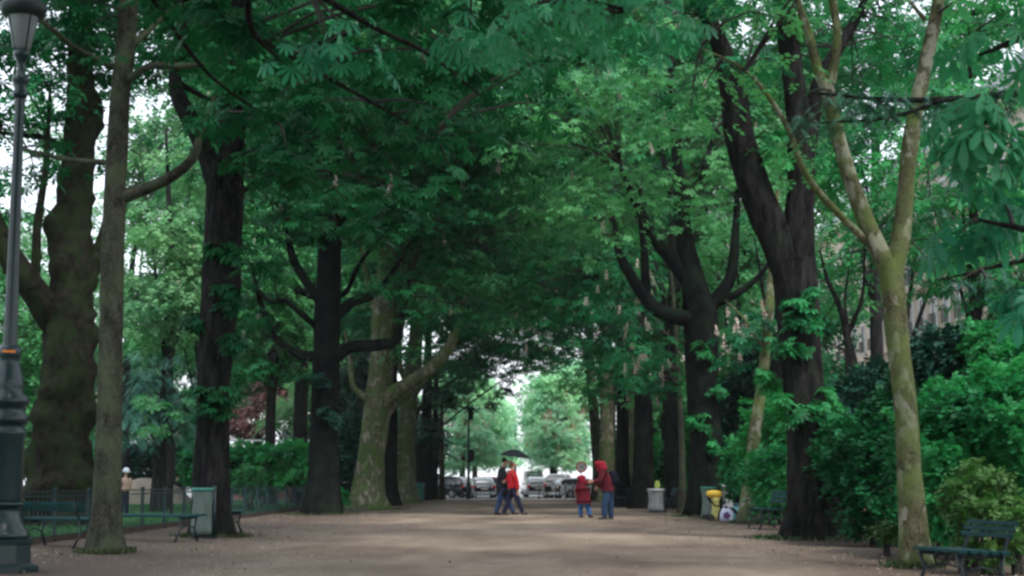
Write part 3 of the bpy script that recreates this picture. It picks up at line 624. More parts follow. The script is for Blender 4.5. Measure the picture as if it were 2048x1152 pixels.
for px, py, r, Yo, lobes, lab, bk in [
        (1287, 1018, .40, 0, [B(1240, 735, 60, 70, 55, 3), B(1190, 640, 60, 120, 80, 4), B(1120, 540, 62, 140, 120, 5), B(1240, 540, 60, 90, 90, 4)], 'dark straight trunk behind the grey rubbish bag, with white blossom above', 'bark_shaded'),
        (1262, 1012, .32, 0, [B(1290, 800, 66, 40, 30, 2, .8)], 'mossy trunk half hidden behind the dark straight trunk', 'bark_plane'),
        (1245, 1014, .30, 0, [B(1200, 740, 68, 60, 40, 3), B(1080, 640, 70, 90, 80, 4), B(1150, 700, 68, 70, 50, 3)], 'dark trunk directly right of the hooded adult', 'bark_shaded'),
        (1214, 1006, .42, 0, [B(1120, 560, 82, 140, 110, 5), B(1170, 790, 82, 45, 36, 2), B(1050, 520, 82, 120, 120, 5)], 'mossy plane trunk above the hooded adult', 'bark_plane'),
        (1196, 1002, .32, -14, [B(1090, 690, 92, 70, 50, 4), B(1020, 600, 92, 110, 70, 5), B(1130, 780, 92, 40, 30, 2, .7)], 'pale leaning plane trunk, the last one on the right side of the path', 'bark_grey')]:
    Y = GY(py)
    tree('horse_chestnut' if bk == 'bark_shaded' else 'plane_tree', lab, 'tree', [G(px, py), P(px, 950, Y), P(px+Yo*.35, 860, Y), P(px+Yo, 760, Y), P(px+Yo*1.2, 600, Y), P(px+Yo*1.4, 420, Y)],
         [r*1.3, r, r*.93, r*.85, r*.5, r*.2], [([P(px+Yo, 760, Y), P(px-40, 660, Y), P(px-90, 560, Y)], [r*.4, r*.28, r*.1])], lobes, bark=bk, leaf='chestnut_leaf' if bk == 'bark_shaded' else 'plane_leaf', tpl='palmfar', lsize=.25, cden=.75, group=AV,
         flare=.35, sides=16, step=.35, shade_roof=[above(4.2, Y, .25)], candles=34 if bk == 'bark_shaded' else 6)
TH = 'thin young trees under the right side canopy'
Y = GY(1028)
tree('young_tree', 'thin pale footed young tree left of the candelabra chestnut', 'tree', [G(1364, 1028), P(1365, 970, Y), P(1363, 870, Y), P(1356, 740, Y), P(1350, 640, Y), P(1340, 520, Y)], [.15, .12, .10, .085, .07, .04],
     [([P(1353, 690, Y), P(1320, 650, Y), P(1300, 600, Y)], [.04, .03, .015])],
     [B(1300, 690, 48, 60, 40, 2), B(1350, 760, 49, 40, 24, 1.5, .8), B(1250, 620, 48, 60, 40, 2), B(1240, 740, 49, 60, 40, 2)],
     bark='bark_grey', tpl='palmfar', lsize=.24, cden=1.1, group=TH, candles=20, sides=10, step=.25)
Y = GY(1012)
tree('young_tree', 'thin dark young tree behind the grey rubbish bag on the right', 'tree', [G(1330, 1012), P(1330, 950, Y), P(1328, 850, Y), P(1334, 720, Y), P(1330, 640, Y)], [.16, .13, .12, .1, .05], [],
     [B(1320, 680, 70, 60, 50, 3)], bark='bark_shaded', tpl='palmfar', lsize=.25, group=TH, sides=10, step=.3)
Y = GY(1046)
tree('young_tree', 'thin olive tree leaning right beside the pushchair', 'tree', [G(1494, 1048), P(1500, 960, Y), P(1512, 850, Y), P(1527, 740, Y), P(1537, 640, Y), P(1545, 520, Y), P(1556, 380, Y)], [.23, .17, .155, .13, .12, .10, .05],
     [([P(1527, 700, Y), P(1490, 640, Y-.3), P(1450, 600, Y-.4)], [.045, .035, .015])],
     [B(1500, 640, 40, 50, 50, 1.4, .8), B(1480, 700, 41, 40, 30, 1.2, .8), B(1550, 440, 41, 60, 60, 2, .7)], bark='bark_olive', tpl='palmfar', lsize=.22, cden=1.1, group=TH, candles=14, sides=14, step=.2)
Y = 34
x0 = P(1700, 790, Y)[0]
tree('young_tree', 'small dark branching tree in the shrubs between the two forked trees on the right', 'tree', [(x0, Y, 0), P(1700, 860, Y), P(1699, 740, Y), P(1694, 670, Y), P(1678, 610, Y), P(1655, 560, Y), P(1640, 500, Y)], [.14, .12, .10, .09, .06, .05, .02],
     [([P(1695, 670, Y), P(1712, 630, Y), P(1725, 590, Y), P(1730, 500, Y)], [.06, .05, .04, .02]), ([P(1695, 650, Y), P(1690, 600, Y), P(1700, 520, Y)], [.04, .03, .015])],
     [B(1690, 500, 35, 90, 70, 2), B(1650, 590, 35, 40, 50, 1.2, .8), B(1740, 420, 35, 110, 90, 2.4), B(1850, 500, 35, 90, 60, 2, .7), B(1640, 700, 36, 30, 40, 1, .6)],
     bark='bark_dark', leaf='shrub_leaf', tpl='maple', lsize=.17, cden=1.6, cr=.55, sides=10, step=.2)
# the trees right of the view: boughs only
tree('horse_chestnut', 'big pale teal leaves hanging in close at the right edge of the picture', 'tree',
     [(6.2, 9.4, 0), (6.2, 9.4, 2), (6.1, 9.5, 5), (6, 9.5, 9)], [.42, .34, .3, .2],
     [([(6.1, 9.5, 4.6), P(2300, -40, 9.5), P(2080, 60, 9.3), P(1960, 110, 9.2)], [.1, .05, .03, .01]),
      ([(6.1, 9.5, 3.6), P(2300, 330, 9.5), P(2080, 280, 9.4), P(1930, 230, 9.3)], [.08, .04, .025, .01]),
      ([(6.1, 9.5, 3), P(2300, 520, 9.5), P(2100, 470, 9.4), P(1960, 440, 9.4)], [.08, .04, .025, .01])],
     [B(2040, 90, 9.2, 75, 80, .4, 9), B(1935, 240, 9.2, 50, 40, .22, 10), B(2040, 300, 9.4, 90, 60, .4, 9), B(1990, 440, 9.6, 85, 70, .4, 9), B(2060, 560, 9.6, 50, 60, .3, 6), B(2150, 200, 9.4, 100, 250, .6, 3)],
     leaf='near_leaf', tpl='palmdroop', lsize=.18, cden=1.4, per=5, cr=.24, shade_roof=[((5, 6, 9), (5, 5, 2.5), 1), ((5, -6, 9), (6, 6, 3), 1)], tilt=(.2, .9))  # roof lobes over and behind the camera are unseen, added for shade
Y = 16.5
conlim = [([(8.2, 17, 4.9), P(2300, 150, Y), P(2000, 190, Y), P(1800, 200, Y), P(1620, 185, Y)], [.09, .06, .04, .03, .012]),
          ([(8.2, 17, 4.4), P(2300, 300, Y), P(2050, 320, Y), P(1900, 330, Y)], [.07, .05, .03, .01]),
          ([(8.2, 17, 3.8), P(2300, 480, 18), P(2050, 520, 18.5), P(1880, 560, 19)], [.07, .05, .03, .01]),
          ([P(1900, 195, Y), P(1780, 235, Y-.3), P(1640, 245, Y-.4)], [.025, .02, .01])]
tree('conifer', 'blue green conifer bough reaching across the fork of the slim olive tree', 'conifer', [(8.2, 17, 0), (8.2, 17, 3), (8.2, 17, 8), (8.2, 17, 13)], [.35, .3, .22, .05], conlim,
     [B(1700, 200, Y, 110, 22, .4, 14), B(1850, 205, Y, 110, 26, .4, 12), B(1990, 200, Y, 100, 36, .5, 8), B(1640, 238, Y-.3, 60, 16, .25, 16), B(1740, 235, Y-.3, 60, 14, .25, 14), B(1980, 330, Y+.5, 100, 32, .6, 6), B(1960, 560, 18.5, 90, 60, .7, 1.4), B(1850, 430, 19, 60, 50, .5, 1)],
     bark='bark_dark', leaf='conifer', tpl='needles', lsize=.15, cden=4, per=16, cr=.28, sides=12, tilt=(-.1, .5))

# -- backdrop trees: every one a tree of its own
def bgtree(label, px, Y, lobes, leaf='chestnut_leaf', tpl='maple', lsize=.36, cden=.95, per=17, cr=1.0, r=.25, bark='bark_dark', group=None, cat='tree', name='garden_tree', candles=0, candle=None, shade_roof=(), lowpy=960):
    x = P(px, 900, Y)[0]; top = max(b[0][2] for b in lobes)
    ctr = np.mean([b[0] for b in lobes], axis=0)
    lim = [([(x, Y, top*.35), ((x+b[0][0])/2, (Y+b[0][1])/2, (top*.35+b[0][2])/2+.2), b[0]], [r*.35, r*.22, r*.08]) for b in lobes[:5]]
    return tree(name, label, cat, [(x, Y, 0), (x, Y, top*.25), (x+.05, Y, top*.6), (ctr[0], Y, top)], [r*1.2, r, r*.7, r*.2], lim, lobes, bark=bark, leaf=leaf, tpl=tpl, lsize=lsize, cden=cden, per=per, cr=cr,
                flare=.25, sides=10, step=.5, group=group, candles=candles, candle=candle, shade_roof=shade_roof)
GT = 'trees in the garden behind the left railing'; WT = 'woodland trees behind the right side shrubs'; ST = 'pink flowering trees across the street'
bgtree('bright pale tree with gaps of sky, between the slim grey tree and dark chestnut', 330, 62, [B(330, 470, 62, 80, 90, 3), B(310, 620, 62, 90, 70, 4), B(385, 340, 64, 60, 90, 3), B(395, 560, 62, 50, 90, 3), B(280, 300, 66, 40, 50, 3, .35)], 'pale_leaf', 'maple', .34, 1.0, group=GT, candles=14)
bgtree('mid green tree behind the pale one', 400, 74, [B(360, 660, 74, 110, 50, 4), B(460, 600, 74, 60, 120, 4), B(280, 690, 74, 60, 30, 3)], 'plane_leaf', group=GT)
bgtree('green tree behind the lamp post at the left edge', 20, 60, [B(40, 650, 60, 90, 90, 4), B(20, 800, 60, 90, 90, 4), B(-80, 500, 60, 140, 120, 4), B(90, 880, 66, 40, 60, 3)], 'plane_leaf', group=GT)
bgtree('tree with speckled light crown left of the near black trunk', 540, 76, [B(530, 560, 76, 80, 120, 5), B(580, 680, 78, 70, 60, 4), B(510, 720, 78, 60, 40, 3), B(600, 450, 80, 100, 90, 5)], 'plane_leaf', group=GT, candles=10)
bgtree('pale green tree in the far garden right of the copper tree', 605, 96, [B(590, 820, 96, 50, 50, 4), B(620, 870, 94, 40, 36, 3), B(640, 760, 98, 60, 50, 4)], 'pale_leaf', group=GT)
bgtree('copper red tree in the far garden', 515, 104, [B(510, 840, 104, 50, 40, 4), B(540, 800, 104, 36, 36, 3), B(475, 855, 104, 30, 30, 3)], 'copper', group=GT)
bgtree('dark tree filling the gap between the near black trunk and the mossy plane', 700, 84, [B(700, 880, 84, 60, 90, 4, 1.6), B(730, 760, 86, 60, 80, 4), B(560, 880, 90, 30, 40, 2, .5)], 'dark_leaf', group=GT)
bgtree('tall far tree behind the left side crowns', 720, 108, [B(700, 620, 108, 130, 120, 6), B(760, 420, 110, 160, 140, 6), B(600, 560, 112, 90, 120, 6), B(560, 400, 112, 120, 120, 5)], 'plane_leaf', lsize=.36, group=GT)
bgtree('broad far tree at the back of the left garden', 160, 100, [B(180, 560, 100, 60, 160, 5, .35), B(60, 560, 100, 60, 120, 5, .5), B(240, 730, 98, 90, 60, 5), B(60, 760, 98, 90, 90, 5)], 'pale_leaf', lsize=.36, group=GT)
bgtree('dark blue fir on the left, between the slim grey tree and the dark chestnut', 320, 54, [B(320, 790, 54, 70, 60, 2.5), B(330, 730, 54, 50, 36, 2), B(290, 850, 54, 60, 50, 2.5), B(360, 850, 54, 40, 50, 2)], 'conifer', 'needles', .32, 2.2, 16, .6, group=None, cat='conifer', name='conifer')
bgtree('broad leafed sapling in front of the blue fir', 345, 46, [B(345, 810, 46, 45, 40, 1), B(300, 790, 46, 30, 24, 1), B(300, 850, 46, 20, 16, .6)], 'plane_leaf', 'palmfar', .22, 2.0, 8, .45, r=.05, name='young_tree')
# right backdrop
bgtree('green woodland tree directly behind the forked chestnut', 1560, 52, [B(1500, 420, 52, 80, 120, 3), B(1560, 640, 54, 60, 80, 3), B(1700, 560, 50, 60, 90, 3), B(1640, 400, 52, 110, 110, 4)], 'plane_leaf', group=WT, lsize=.24, cden=.7, candles=8)
bgtree('woodland tree with wide crown over the pale house front', 1800, 46, [B(1780, 470, 46, 110, 60, 3), B(1900, 480, 46, 70, 60, 3, .7), B(1720, 300, 47, 120, 100, 3), B(1860, 330, 46, 60, 90, 3, .8), B(1960, 620, 42, 60, 50, 2, .8)], 'shrub_leaf', group=WT, lsize=.26, cden=1.5)
bgtree('tall dark woodland tree in the upper right corner', 1760, 56, [B(1740, 120, 56, 170, 110, 4), B(1900, 60, 56, 110, 90, 4, .7), B(1640, 80, 58, 120, 120, 4)], 'chestnut_leaf', group=WT, lsize=.26)
bgtree('low woodland tree between the candelabra chestnut and the leaning thin tree', 1480, 62, [B(1470, 700, 62, 70, 90, 3), B(1530, 800, 60, 50, 60, 3), B(1440, 560, 64, 60, 90, 3)], 'plane_leaf', group=WT, candles=10)
bgtree('far woodland tree seen under the limbs of the candelabra chestnut', 1330, 84, [B(1320, 800, 84, 60, 60, 4), B(1300, 640, 84, 110, 90, 5), B(1350, 880, 84, 60, 50, 3), B(1290, 900, 88, 40, 40, 3)], 'plane_leaf', group=WT)
bgtree('tall far tree behind the right side crowns', 1300, 104, [B(1300, 460, 104, 160, 130, 6), B(1180, 520, 106, 130, 110, 6), B(1420, 520, 100, 110, 130, 5), B(1250, 300, 104, 200, 120, 6)], 'pale_leaf', lsize=.36, group=WT)
bgtree('very tall pale tree behind the middle of the canopy', 1225, 118, [B(1080, 440, 118, 140, 130, 6), B(1000, 560, 118, 90, 60, 5), B(950, 420, 118, 130, 120, 6), B(1080, 260, 118, 260, 110, 6)], 'plane_leaf', lsize=.4, group=WT)
bgtree('far tree whose low bough closes the top of the opening over the path', 838, 100, [B(1000, 690, 98, 60, 32, 3, 1.2), B(950, 735, 98, 50, 32, 3, 1.2), B(1060, 720, 98, 40, 24, 3, 1), B(1015, 755, 97, 18, 26, 1.4, 1.1)], 'chestnut_leaf', 'palmfar', .3, r=.2)
bgtree('dark tree far behind the two plane trunks', 800, 112, [B(850, 880, 112, 40, 60, 4, 1.8), B(800, 850, 112, 50, 80, 4, 1.8), B(770, 900, 112, 50, 60, 4, 1.8), B(845, 940, 110, 30, 26, 2, 1.5)], 'dark_leaf', 'palmfar', .4, r=.2)
# across the street
bgtree('pink flowering tree left of the umbrella, across the street', 925, 128, [B(925, 880, 128, 50, 50, 2.6, 1.5), B(970, 890, 127, 42, 46, 2.6, 1.5), B(895, 910, 126, 36, 34, 2.2, 1.5), B(940, 830, 130, 50, 36, 2.6)], 'street_leaf_glare', 'palmfar', .3, 1.0, 16, .8, group=ST, candles=90, candle=CANDLE_PINK)
bgtree('pink flowering tree right of the umbrella, across the street', 1105, 126, [B(1100, 885, 126, 50, 50, 2.6, 1.5), B(1140, 900, 125, 46, 46, 2.6, 1.5), B(1075, 900, 128, 26, 40, 2, 1.3), B(1130, 840, 127, 46, 36, 2.6)], 'street_leaf_glare', 'palmfar', .3, 1.0, 16, .8, group=ST, candles=90, candle=CANDLE_PINK)
bgtree('bluish tree above and behind the right flowering tree', 1110, 150, [B(1100, 800, 150, 60, 60, 4, 1.4), B(1160, 780, 150, 70, 70, 4, 1.4), B(1074, 850, 150, 28, 56, 3, 1.4), B(1130, 890, 150, 60, 50, 4, 1.4)], 'street_leaf_glare', group=ST, lsize=.4)
bgtree('hazy tree above and behind the left flowering tree', 950, 155, [B(940, 790, 155, 60, 56, 4, 1.4), B(992, 850, 160, 30, 70, 3, 1.4), B(900, 780, 155, 60, 70, 4, 1.4), B(960, 900, 158, 60, 40, 4, 1.4)], 'street_leaf_glare', group=ST, lsize=.4)
bgtree('small hazy tree far down the street in the gap of sky', 1030, 230, [B(1022, 900, 230, 22, 36, 4, 1), B(1008, 840, 235, 22, 50, 4, 1), B(1062, 850, 232, 14, 50, 4, 1)], 'street_leaf_glare', group=ST, lsize=.5)

bgtree('dark far tree in the left garden above the hedge, left of the copper tree', 430, 118, [B(430, 800, 118, 90, 60, 5), B(430, 700, 118, 90, 60, 5), B(300, 820, 118, 80, 60, 5), B(250, 740, 120, 90, 60, 5)], 'plane_leaf', lsize=.5, group=GT)
bgtree('far tree at the extreme left, low behind the railing', -20, 90, [B(0, 850, 90, 100, 60, 5), B(-60, 740, 90, 120, 80, 5), B(150, 860, 92, 80, 60, 5)], 'plane_leaf', lsize=.45, group=GT)
bgtree('far tree above the copper tree on the left', 600, 125, [B(600, 720, 125, 90, 90, 5), B(520, 760, 125, 70, 50, 5), B(680, 800, 125, 70, 90, 5), B(500, 640, 125, 90, 90, 5)], 'plane_leaf', lsize=.5, group=GT)
bgtree('woodland tree right of the forked chestnut, behind the dark laurel', 1720, 66, [B(1680, 780, 66, 80, 70, 4), B(1640, 900, 66, 80, 60, 4), B(1780, 820, 66, 100, 70, 4), B(1620, 620, 68, 80, 110, 4)], 'chestnut_leaf', lsize=.4, group=WT)
bgtree('woodland tree at the far right edge behind the tall shrub', 2000, 40, [B(1990, 640, 40, 60, 90, 2.5), B(2080, 480, 40, 120, 130, 3), B(1960, 780, 40, 130, 70, 3)], 'shrub_leaf', lsize=.3, group=WT)
bgtree('woodland tree filling the view below the limbs of the candelabra chestnut', 1420, 76, [B(1440, 820, 76, 110, 90, 4), B(1540, 700, 76, 80, 130, 4), B(1380, 900, 76, 90, 60, 4), B(1460, 540, 78, 110, 120, 4)], 'plane_leaf', lsize=.4, group=WT, candles=12)
bgtree('dark woodland tree behind the straight dark trunks on the right', 1270, 100, [B(1280, 860, 100, 60, 60, 4), B(1340, 780, 100, 60, 80, 4), B(1260, 760, 100, 60, 50, 4), B(1300, 930, 100, 60, 36, 3)], 'chestnut_leaf', lsize=.45, group=WT)

bgtree('tall tree whose crown closes the top of the canopy right of centre', 1345, 64, [B(1150, 90, 64, 150, 110, 5), B(1350, 60, 64, 170, 100, 5), B(1000, 60, 66, 150, 90, 5), B(1480, 180, 66, 110, 120, 4), B(1150, -40, 64, 260, 90, 5)], 'plane_leaf', lsize=.4, group=WT, r=.3)
bgtree('tall tree whose crown fills the top left behind the near black trunk', 600, 80, [B(520, 150, 80, 200, 140, 5), B(760, 130, 80, 170, 130, 5), B(900, 40, 80, 180, 110, 5), B(450, 380, 80, 90, 120, 4), B(560, 20, 80, 260, 100, 5)], 'plane_leaf', lsize=.42, group=GT, r=.35)
bgtree('tall tree closing the view above the right side of the path', 1430, 92, [B(1400, 300, 92, 150, 120, 6), B(1250, 160, 92, 180, 110, 6), B(1560, 250, 92, 140, 160, 6), B(1100, 360, 94, 120, 90, 6)], 'pale_leaf', lsize=.45, group=WT, r=.3)
bgtree('tree with thin crown in front of the house front at upper right', 1960, 34, [B(1900, 200, 34, 120, 90, 2.5, .8), B(2000, 380, 34, 90, 90, 2, .9), B(1860, 400, 35, 80, 60, 2, .9), B(2040, 560, 33, 70, 90, 2), B(1950, 530, 34, 100, 50, 2), B(1950, 30, 34, 170, 70, 2.5)], 'shrub_leaf', lsize=.24, group=WT, r=.15, tpl='palmfar', cden=2.2)
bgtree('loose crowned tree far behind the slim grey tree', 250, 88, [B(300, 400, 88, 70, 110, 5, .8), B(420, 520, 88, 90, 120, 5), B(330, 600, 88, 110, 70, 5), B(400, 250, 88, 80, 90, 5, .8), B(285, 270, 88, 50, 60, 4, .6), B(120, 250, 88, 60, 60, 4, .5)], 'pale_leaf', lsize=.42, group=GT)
# -- shrubs and hedges
def shrub(name, label, cat, blobs, leaf='shrub_leaf', tpl='sprig', size=.22, den=30, group=None, up=.5):
    blobs = [(b[0], b[1]) for b in blobs]
    bx, by = blobs[0][0][0], blobs[0][0][1]
    root = thing(name, label, cat, (bx, by, 0), 0, group)
    sd_ = int(abs(bx*13+by*7)); rl = [((b[0][0]-bx, b[0][1]-by, b[0][2]), b[1]) for b in blobs]
    V, Q = shell_foliage(rl, tpl, size*1.45, den*1.6, sd_)
    mobj('foliage', np_mesh('foliage', V, Q, M[leaf]), root)
    mb = MB(); rr = random.Random(sd_)
    for c, r in rl:
        for k in range(4):
            mb.tube([(c[0]+rr.uniform(-.3, .3)*r[0], c[1]+rr.uniform(-.2, .2)*r[1], 0), (c[0]+rr.uniform(-.4, .4)*r[0], c[1], c[2]*.6), (c[0]+rr.uniform(-.7, .7)*r[0], c[1]+rr.uniform(-.5, .5)*r[1], c[2]+r[2]*.4)], [.035, .025, .01], 5)
    mb.build('stems', M['twig'], root)
    return root
SB = 'shrubs banked along the right side of the path'
shrub('shrub', 'tall mid green shrub right of the slim olive tree, above the near bench', 'shrub', [B(1920, 880, 21.5, 120, 120, 1.2), B(2010, 820, 21.5, 90, 90, 1.2), B(1880, 980, 20.5, 70, 90, .9), B(2040, 930, 20, 80, 130, 1)], size=.115, den=150, group=SB)
shrub('shrub', 'big dull green shrub behind the slim olive tree', 'shrub', [B(1760, 960, 25, 90, 110, 1.2), B(1700, 900, 27, 60, 70, 1.2), B(1830, 850, 26, 90, 100, 1.4)], size=.13, den=110, group=SB, leaf='shade_leaf')
shrub('shrub', 'yellow green bush behind the backrest of the near bench', 'shrub', [B(1975, 1060, 17.2, 60, 60, .5), B(1925, 1000, 17.8, 36, 40, .35), B(1990, 985, 17.5, 30, 44, .3), B(1945, 950, 18, 22, 30, .25), B(2030, 1040, 17.4, 36, 50, .4)], size=.075, den=200, group=SB, leaf='lime_leaf')
shrub('shrub', 'very dark holly bush under the pale house front', 'shrub', [B(1890, 720, 25, 75, 65, 1), B(1930, 790, 25, 60, 50, 1), B(1840, 770, 26, 50, 50, 1)], size=.12, den=120, group=SB, leaf='dark_leaf')
shrub('shrub', 'dark laurel bush right of the thick forked trunk', 'shrub', [B(1715, 810, 32, 55, 60, 1.2), B(1690, 940, 30, 40, 60, 1), B(1760, 780, 33, 50, 50, 1.2)], size=.17, den=60, group=SB, leaf='dark_leaf')
shrub('shrub', 'green bush between the leaning thin tree and the thick forked trunk', 'shrub', [B(1550, 960, 38, 50, 70, 1.4), B(1560, 860, 42, 60, 70, 1.6), B(1500, 940, 44, 50, 70, 1.4)], size=.2, den=45, group=SB)
shrub('shrub', 'dark bush behind the bins and the candelabra chestnut', 'shrub', [B(1470, 940, 54, 50, 60, 1.6), B(1450, 830, 58, 50, 70, 1.8), B(1530, 760, 56, 60, 60, 1.8)], size=.24, den=34, group=SB, leaf='dark_leaf')
shrub('shrub', 'bright green bush behind the thin young trees', 'shrub', [B(1340, 950, 68, 50, 50, 2), B(1310, 930, 72, 40, 50, 2), B(1375, 900, 66, 30, 70, 1.6)], size=.28, den=30, group=SB, leaf='lime_leaf' if False else 'shrub_leaf')
shrub('shrub', 'small bright weed at the foot of the slim olive tree', 'shrub', [B(1770, 1060, 21.5, 26, 14, .2)], size=.1, den=110, leaf='lime_leaf')
shrub('shrub', 'ragged blue green bush at the right edge above the near bench', 'shrub', [B(2040, 730, 23, 60, 60, 1), B(1980, 700, 24, 50, 50, 1)], size=.13, den=110, leaf='shrub_leaf', group=SB)
LB = 'bushes and hedge in the garden behind the left railing'
shrub('hedge', 'clipped bright topped hedge between the two dark chestnuts on the left', 'hedge', [B(510, 935, 62, 60, 46, 1.6), B(580, 930, 62, 60, 44, 1.6), B(450, 935, 62, 40, 46, 1.6)], size=.22, den=45, group=LB)
shrub('shrub', 'round light green bush in front of the clipped hedge', 'shrub', [B(500, 962, 55, 26, 26, .5)], size=.16, den=70, leaf='plane_leaf', group=LB)
shrub('hedge', 'dark hedge behind the sand heap and the children', 'hedge', [B(290, 930, 90, 50, 40, 2), B(230, 930, 90, 50, 40, 2), B(350, 925, 90, 40, 45, 2)], size=.3, den=28, leaf='dark_leaf', group=LB)
shrub('shrub', 'leafy bush right of the children by the dark trunk', 'shrub', [B(392, 930, 64, 22, 44, 1), B(396, 880, 66, 26, 40, 1)], size=.24, den=40, group=LB)
shrub('shrub', 'pale bush behind the lamp pedestal at the left edge', 'shrub', [B(60, 880, 58, 30, 50, 1.2), B(10, 900, 58, 60, 50, 1.2)], size=.24, den=40, leaf='pale_leaf', group=LB)
shrub('shrub', 'dark bush at the foot of the mossy plane tree', 'shrub', [B(690, 960, 66, 30, 40, 1), B(705, 900, 70, 34, 50, 1.4)], size=.24, den=40, leaf='dark_leaf', group=LB)
shrub('shrub', 'small green clump left of the mossy plane foot', 'shrub', [B(684, 1000, 56, 14, 20, .3)], size=.14, den=60, leaf='shrub_leaf')

# weeds and moss tufts round the feet of the nearer trunks
rr = np.random.default_rng(9); VV = []
for (bx, by, br) in [(*G(212, 1108)[:2], .3), (*G(425, 1076)[:2], .5), (*G(1830, 1137)[:2], .25), (*G(1637, 1080)[:2], .8), (*G(1408, 1035)[:2], .7), (*G(645, 1031)[:2], .8), (*G(738, 1021)[:2], .95), (*G(1494, 1048)[:2], .3)]:
    n = int(700*br+150); a = rr.uniform(0, 6.28, n); q = br*(.95+np.abs(rr.normal(0, .28, n))); x = bx+q*np.cos(a); y = by+q*np.sin(a); h = rr.uniform(.02, .09, n)
    d = rr.uniform(0, 6.28, n); u = np.stack([np.cos(d), np.sin(d), np.zeros(n)], 1)*.016; c = np.stack([x, y, np.full(n, .02)], 1); tp = np.stack([rr.normal(0, .03, n), rr.normal(0, .03, n), h], 1)
    VV.append(np.stack([c-u, c+u, c+tp+u*.5, c+tp-u*.5], 1).reshape(-1, 3))
VV = np.concatenate(VV)
props(mobj('weeds', np_mesh('weeds', VV, np.arange(len(VV)).reshape(-1, 4), leaf_mat('weed_leaf', [(.015, .05, .015), (.03, .09, .025), (.06, .06, .03)]))), 'low weeds and moss round the feet of the trunks', 'weeds', None, 'stuff')

# ================================================================ STREET FURNITURE
def bench(label, x, y, L=1.9, rz=0, group='green slatted benches along the path', mat='bench', h=.44, bh=.8, back=True):
    """length along local y; the sitter faces local -x"""
    root = thing('park_bench', label, 'bench', (x, y, .03), rz, group)
    mb = MB()
    for k in range(5): mb.box((-.20+k*.1, 0, h-.004*k), (.085, L, .03), ((0, 1, 0), .03))
    mb.build('seat', M[mat], root, bevel=.006)
    mb = MB()
    sp = (bh-h-.08)/3
    for k in range(3): mb.box((.26+.03*k, 0, h+.11+(k+.5)*sp), (.025, L, sp*.78), ((0, 1, 0), .22))
    if back: mb.build('backrest', M[mat], root, bevel=.006)
    for yy in (-L*.4, L*.4):
        mb = MB()
        mb.tube([(-.22, yy, h-.03), (-.17, yy, h*.5), (-.25, yy, 0)], [.02, .016, .022], 8)
        mb.tube([(.22, yy, h-.03), (.19, yy, h*.5), (.33, yy, 0)], [.02, .016, .022], 8)
        mb.tube([(-.22, yy, h-.03), (0, yy, h-.055), (.22, yy, h-.03)]+([(.27, yy, h+.1), (.345, yy, bh)] if back else []), [.018]*(5 if back else 3), 8)
        mb.tube([(-.18, yy, h*.5), (0, yy, h*.62), (.2, yy, h*.5)], [.012]*3, 6)
        mb.build('leg', M['iron_dark'], root, smooth=True)
    return root
bench('green bench at the right edge in front of the yellow green bush', 4.1, 14.5, .98, R(10), h=.37, bh=.61)
bench('dark bench between the leaning thin tree and the thick forked chestnut', P(1545, 1000, 33)[0], 34, 1.9)
bench('green bench behind the grey rubbish bag on the right', P(1338, 1000, 56)[0], 57, 1.9)
bench('pale weathered bench beside the dark straight trunk, farthest on the right', P(1266, 1000, 64)[0], 64, 1.9, R(-40), mat='bench')
bench('bench behind the lamp pedestal at the left edge', P(125, 1000, 24.5)[0], 24.5, 1.5, R(180+60), bh=.66)
bench('bench half hidden between the slim grey tree and the bin', P(300, 1000, 27)[0], 27, 2.1, R(180+62), back=False)
bench('bench whose end sticks out right of the dark chestnut by the bin', P(448, 1000, 30)[0]+.0, 30.6, 1.7, R(180+10), back=False)

# bins: a ring on a post with a hanging clear bag
def bagmat(name, col):
    m, t, b, o = mat_new(name)
    n = noise_tex(t, 9, 5, coords(t, (1, 1, .35)), .65)
    t.links.new(ramp(t, n, [tuple(x*.7 for x in col), col], [.35, .65]), b.inputs['Base Color']); b.inputs['Roughness'].default_value = .35
    tr = nd(t, 'ShaderNodeBsdfTranslucent'); tr.inputs[0].default_value = (*col, 1)
    mx = nd(t, 'ShaderNodeMixShader'); mx.inputs[0].default_value = .4
    t.links.new(b.outputs[0], mx.inputs[1]); t.links.new(tr.outputs[0], mx.inputs[2]); t.links.new(mx.outputs[0], o.inputs[0])
    bump(t, n, .8, .03, b); return m
M['bag_green'] = bagmat('clear_green_bag', (.17, .24, .21)); M['bag_grey'] = bagmat('clear_grey_bag', (.34, .36, .37)); M['rubbish'] = plain('rubbish', (.20, .15, .12), .9, 0, .5, 12)
M['bin_green'] = plain('bin_green', (.03, .17, .13), .5); M['bin_white'] = plain('bin_white', (.45, .47, .48), .5)
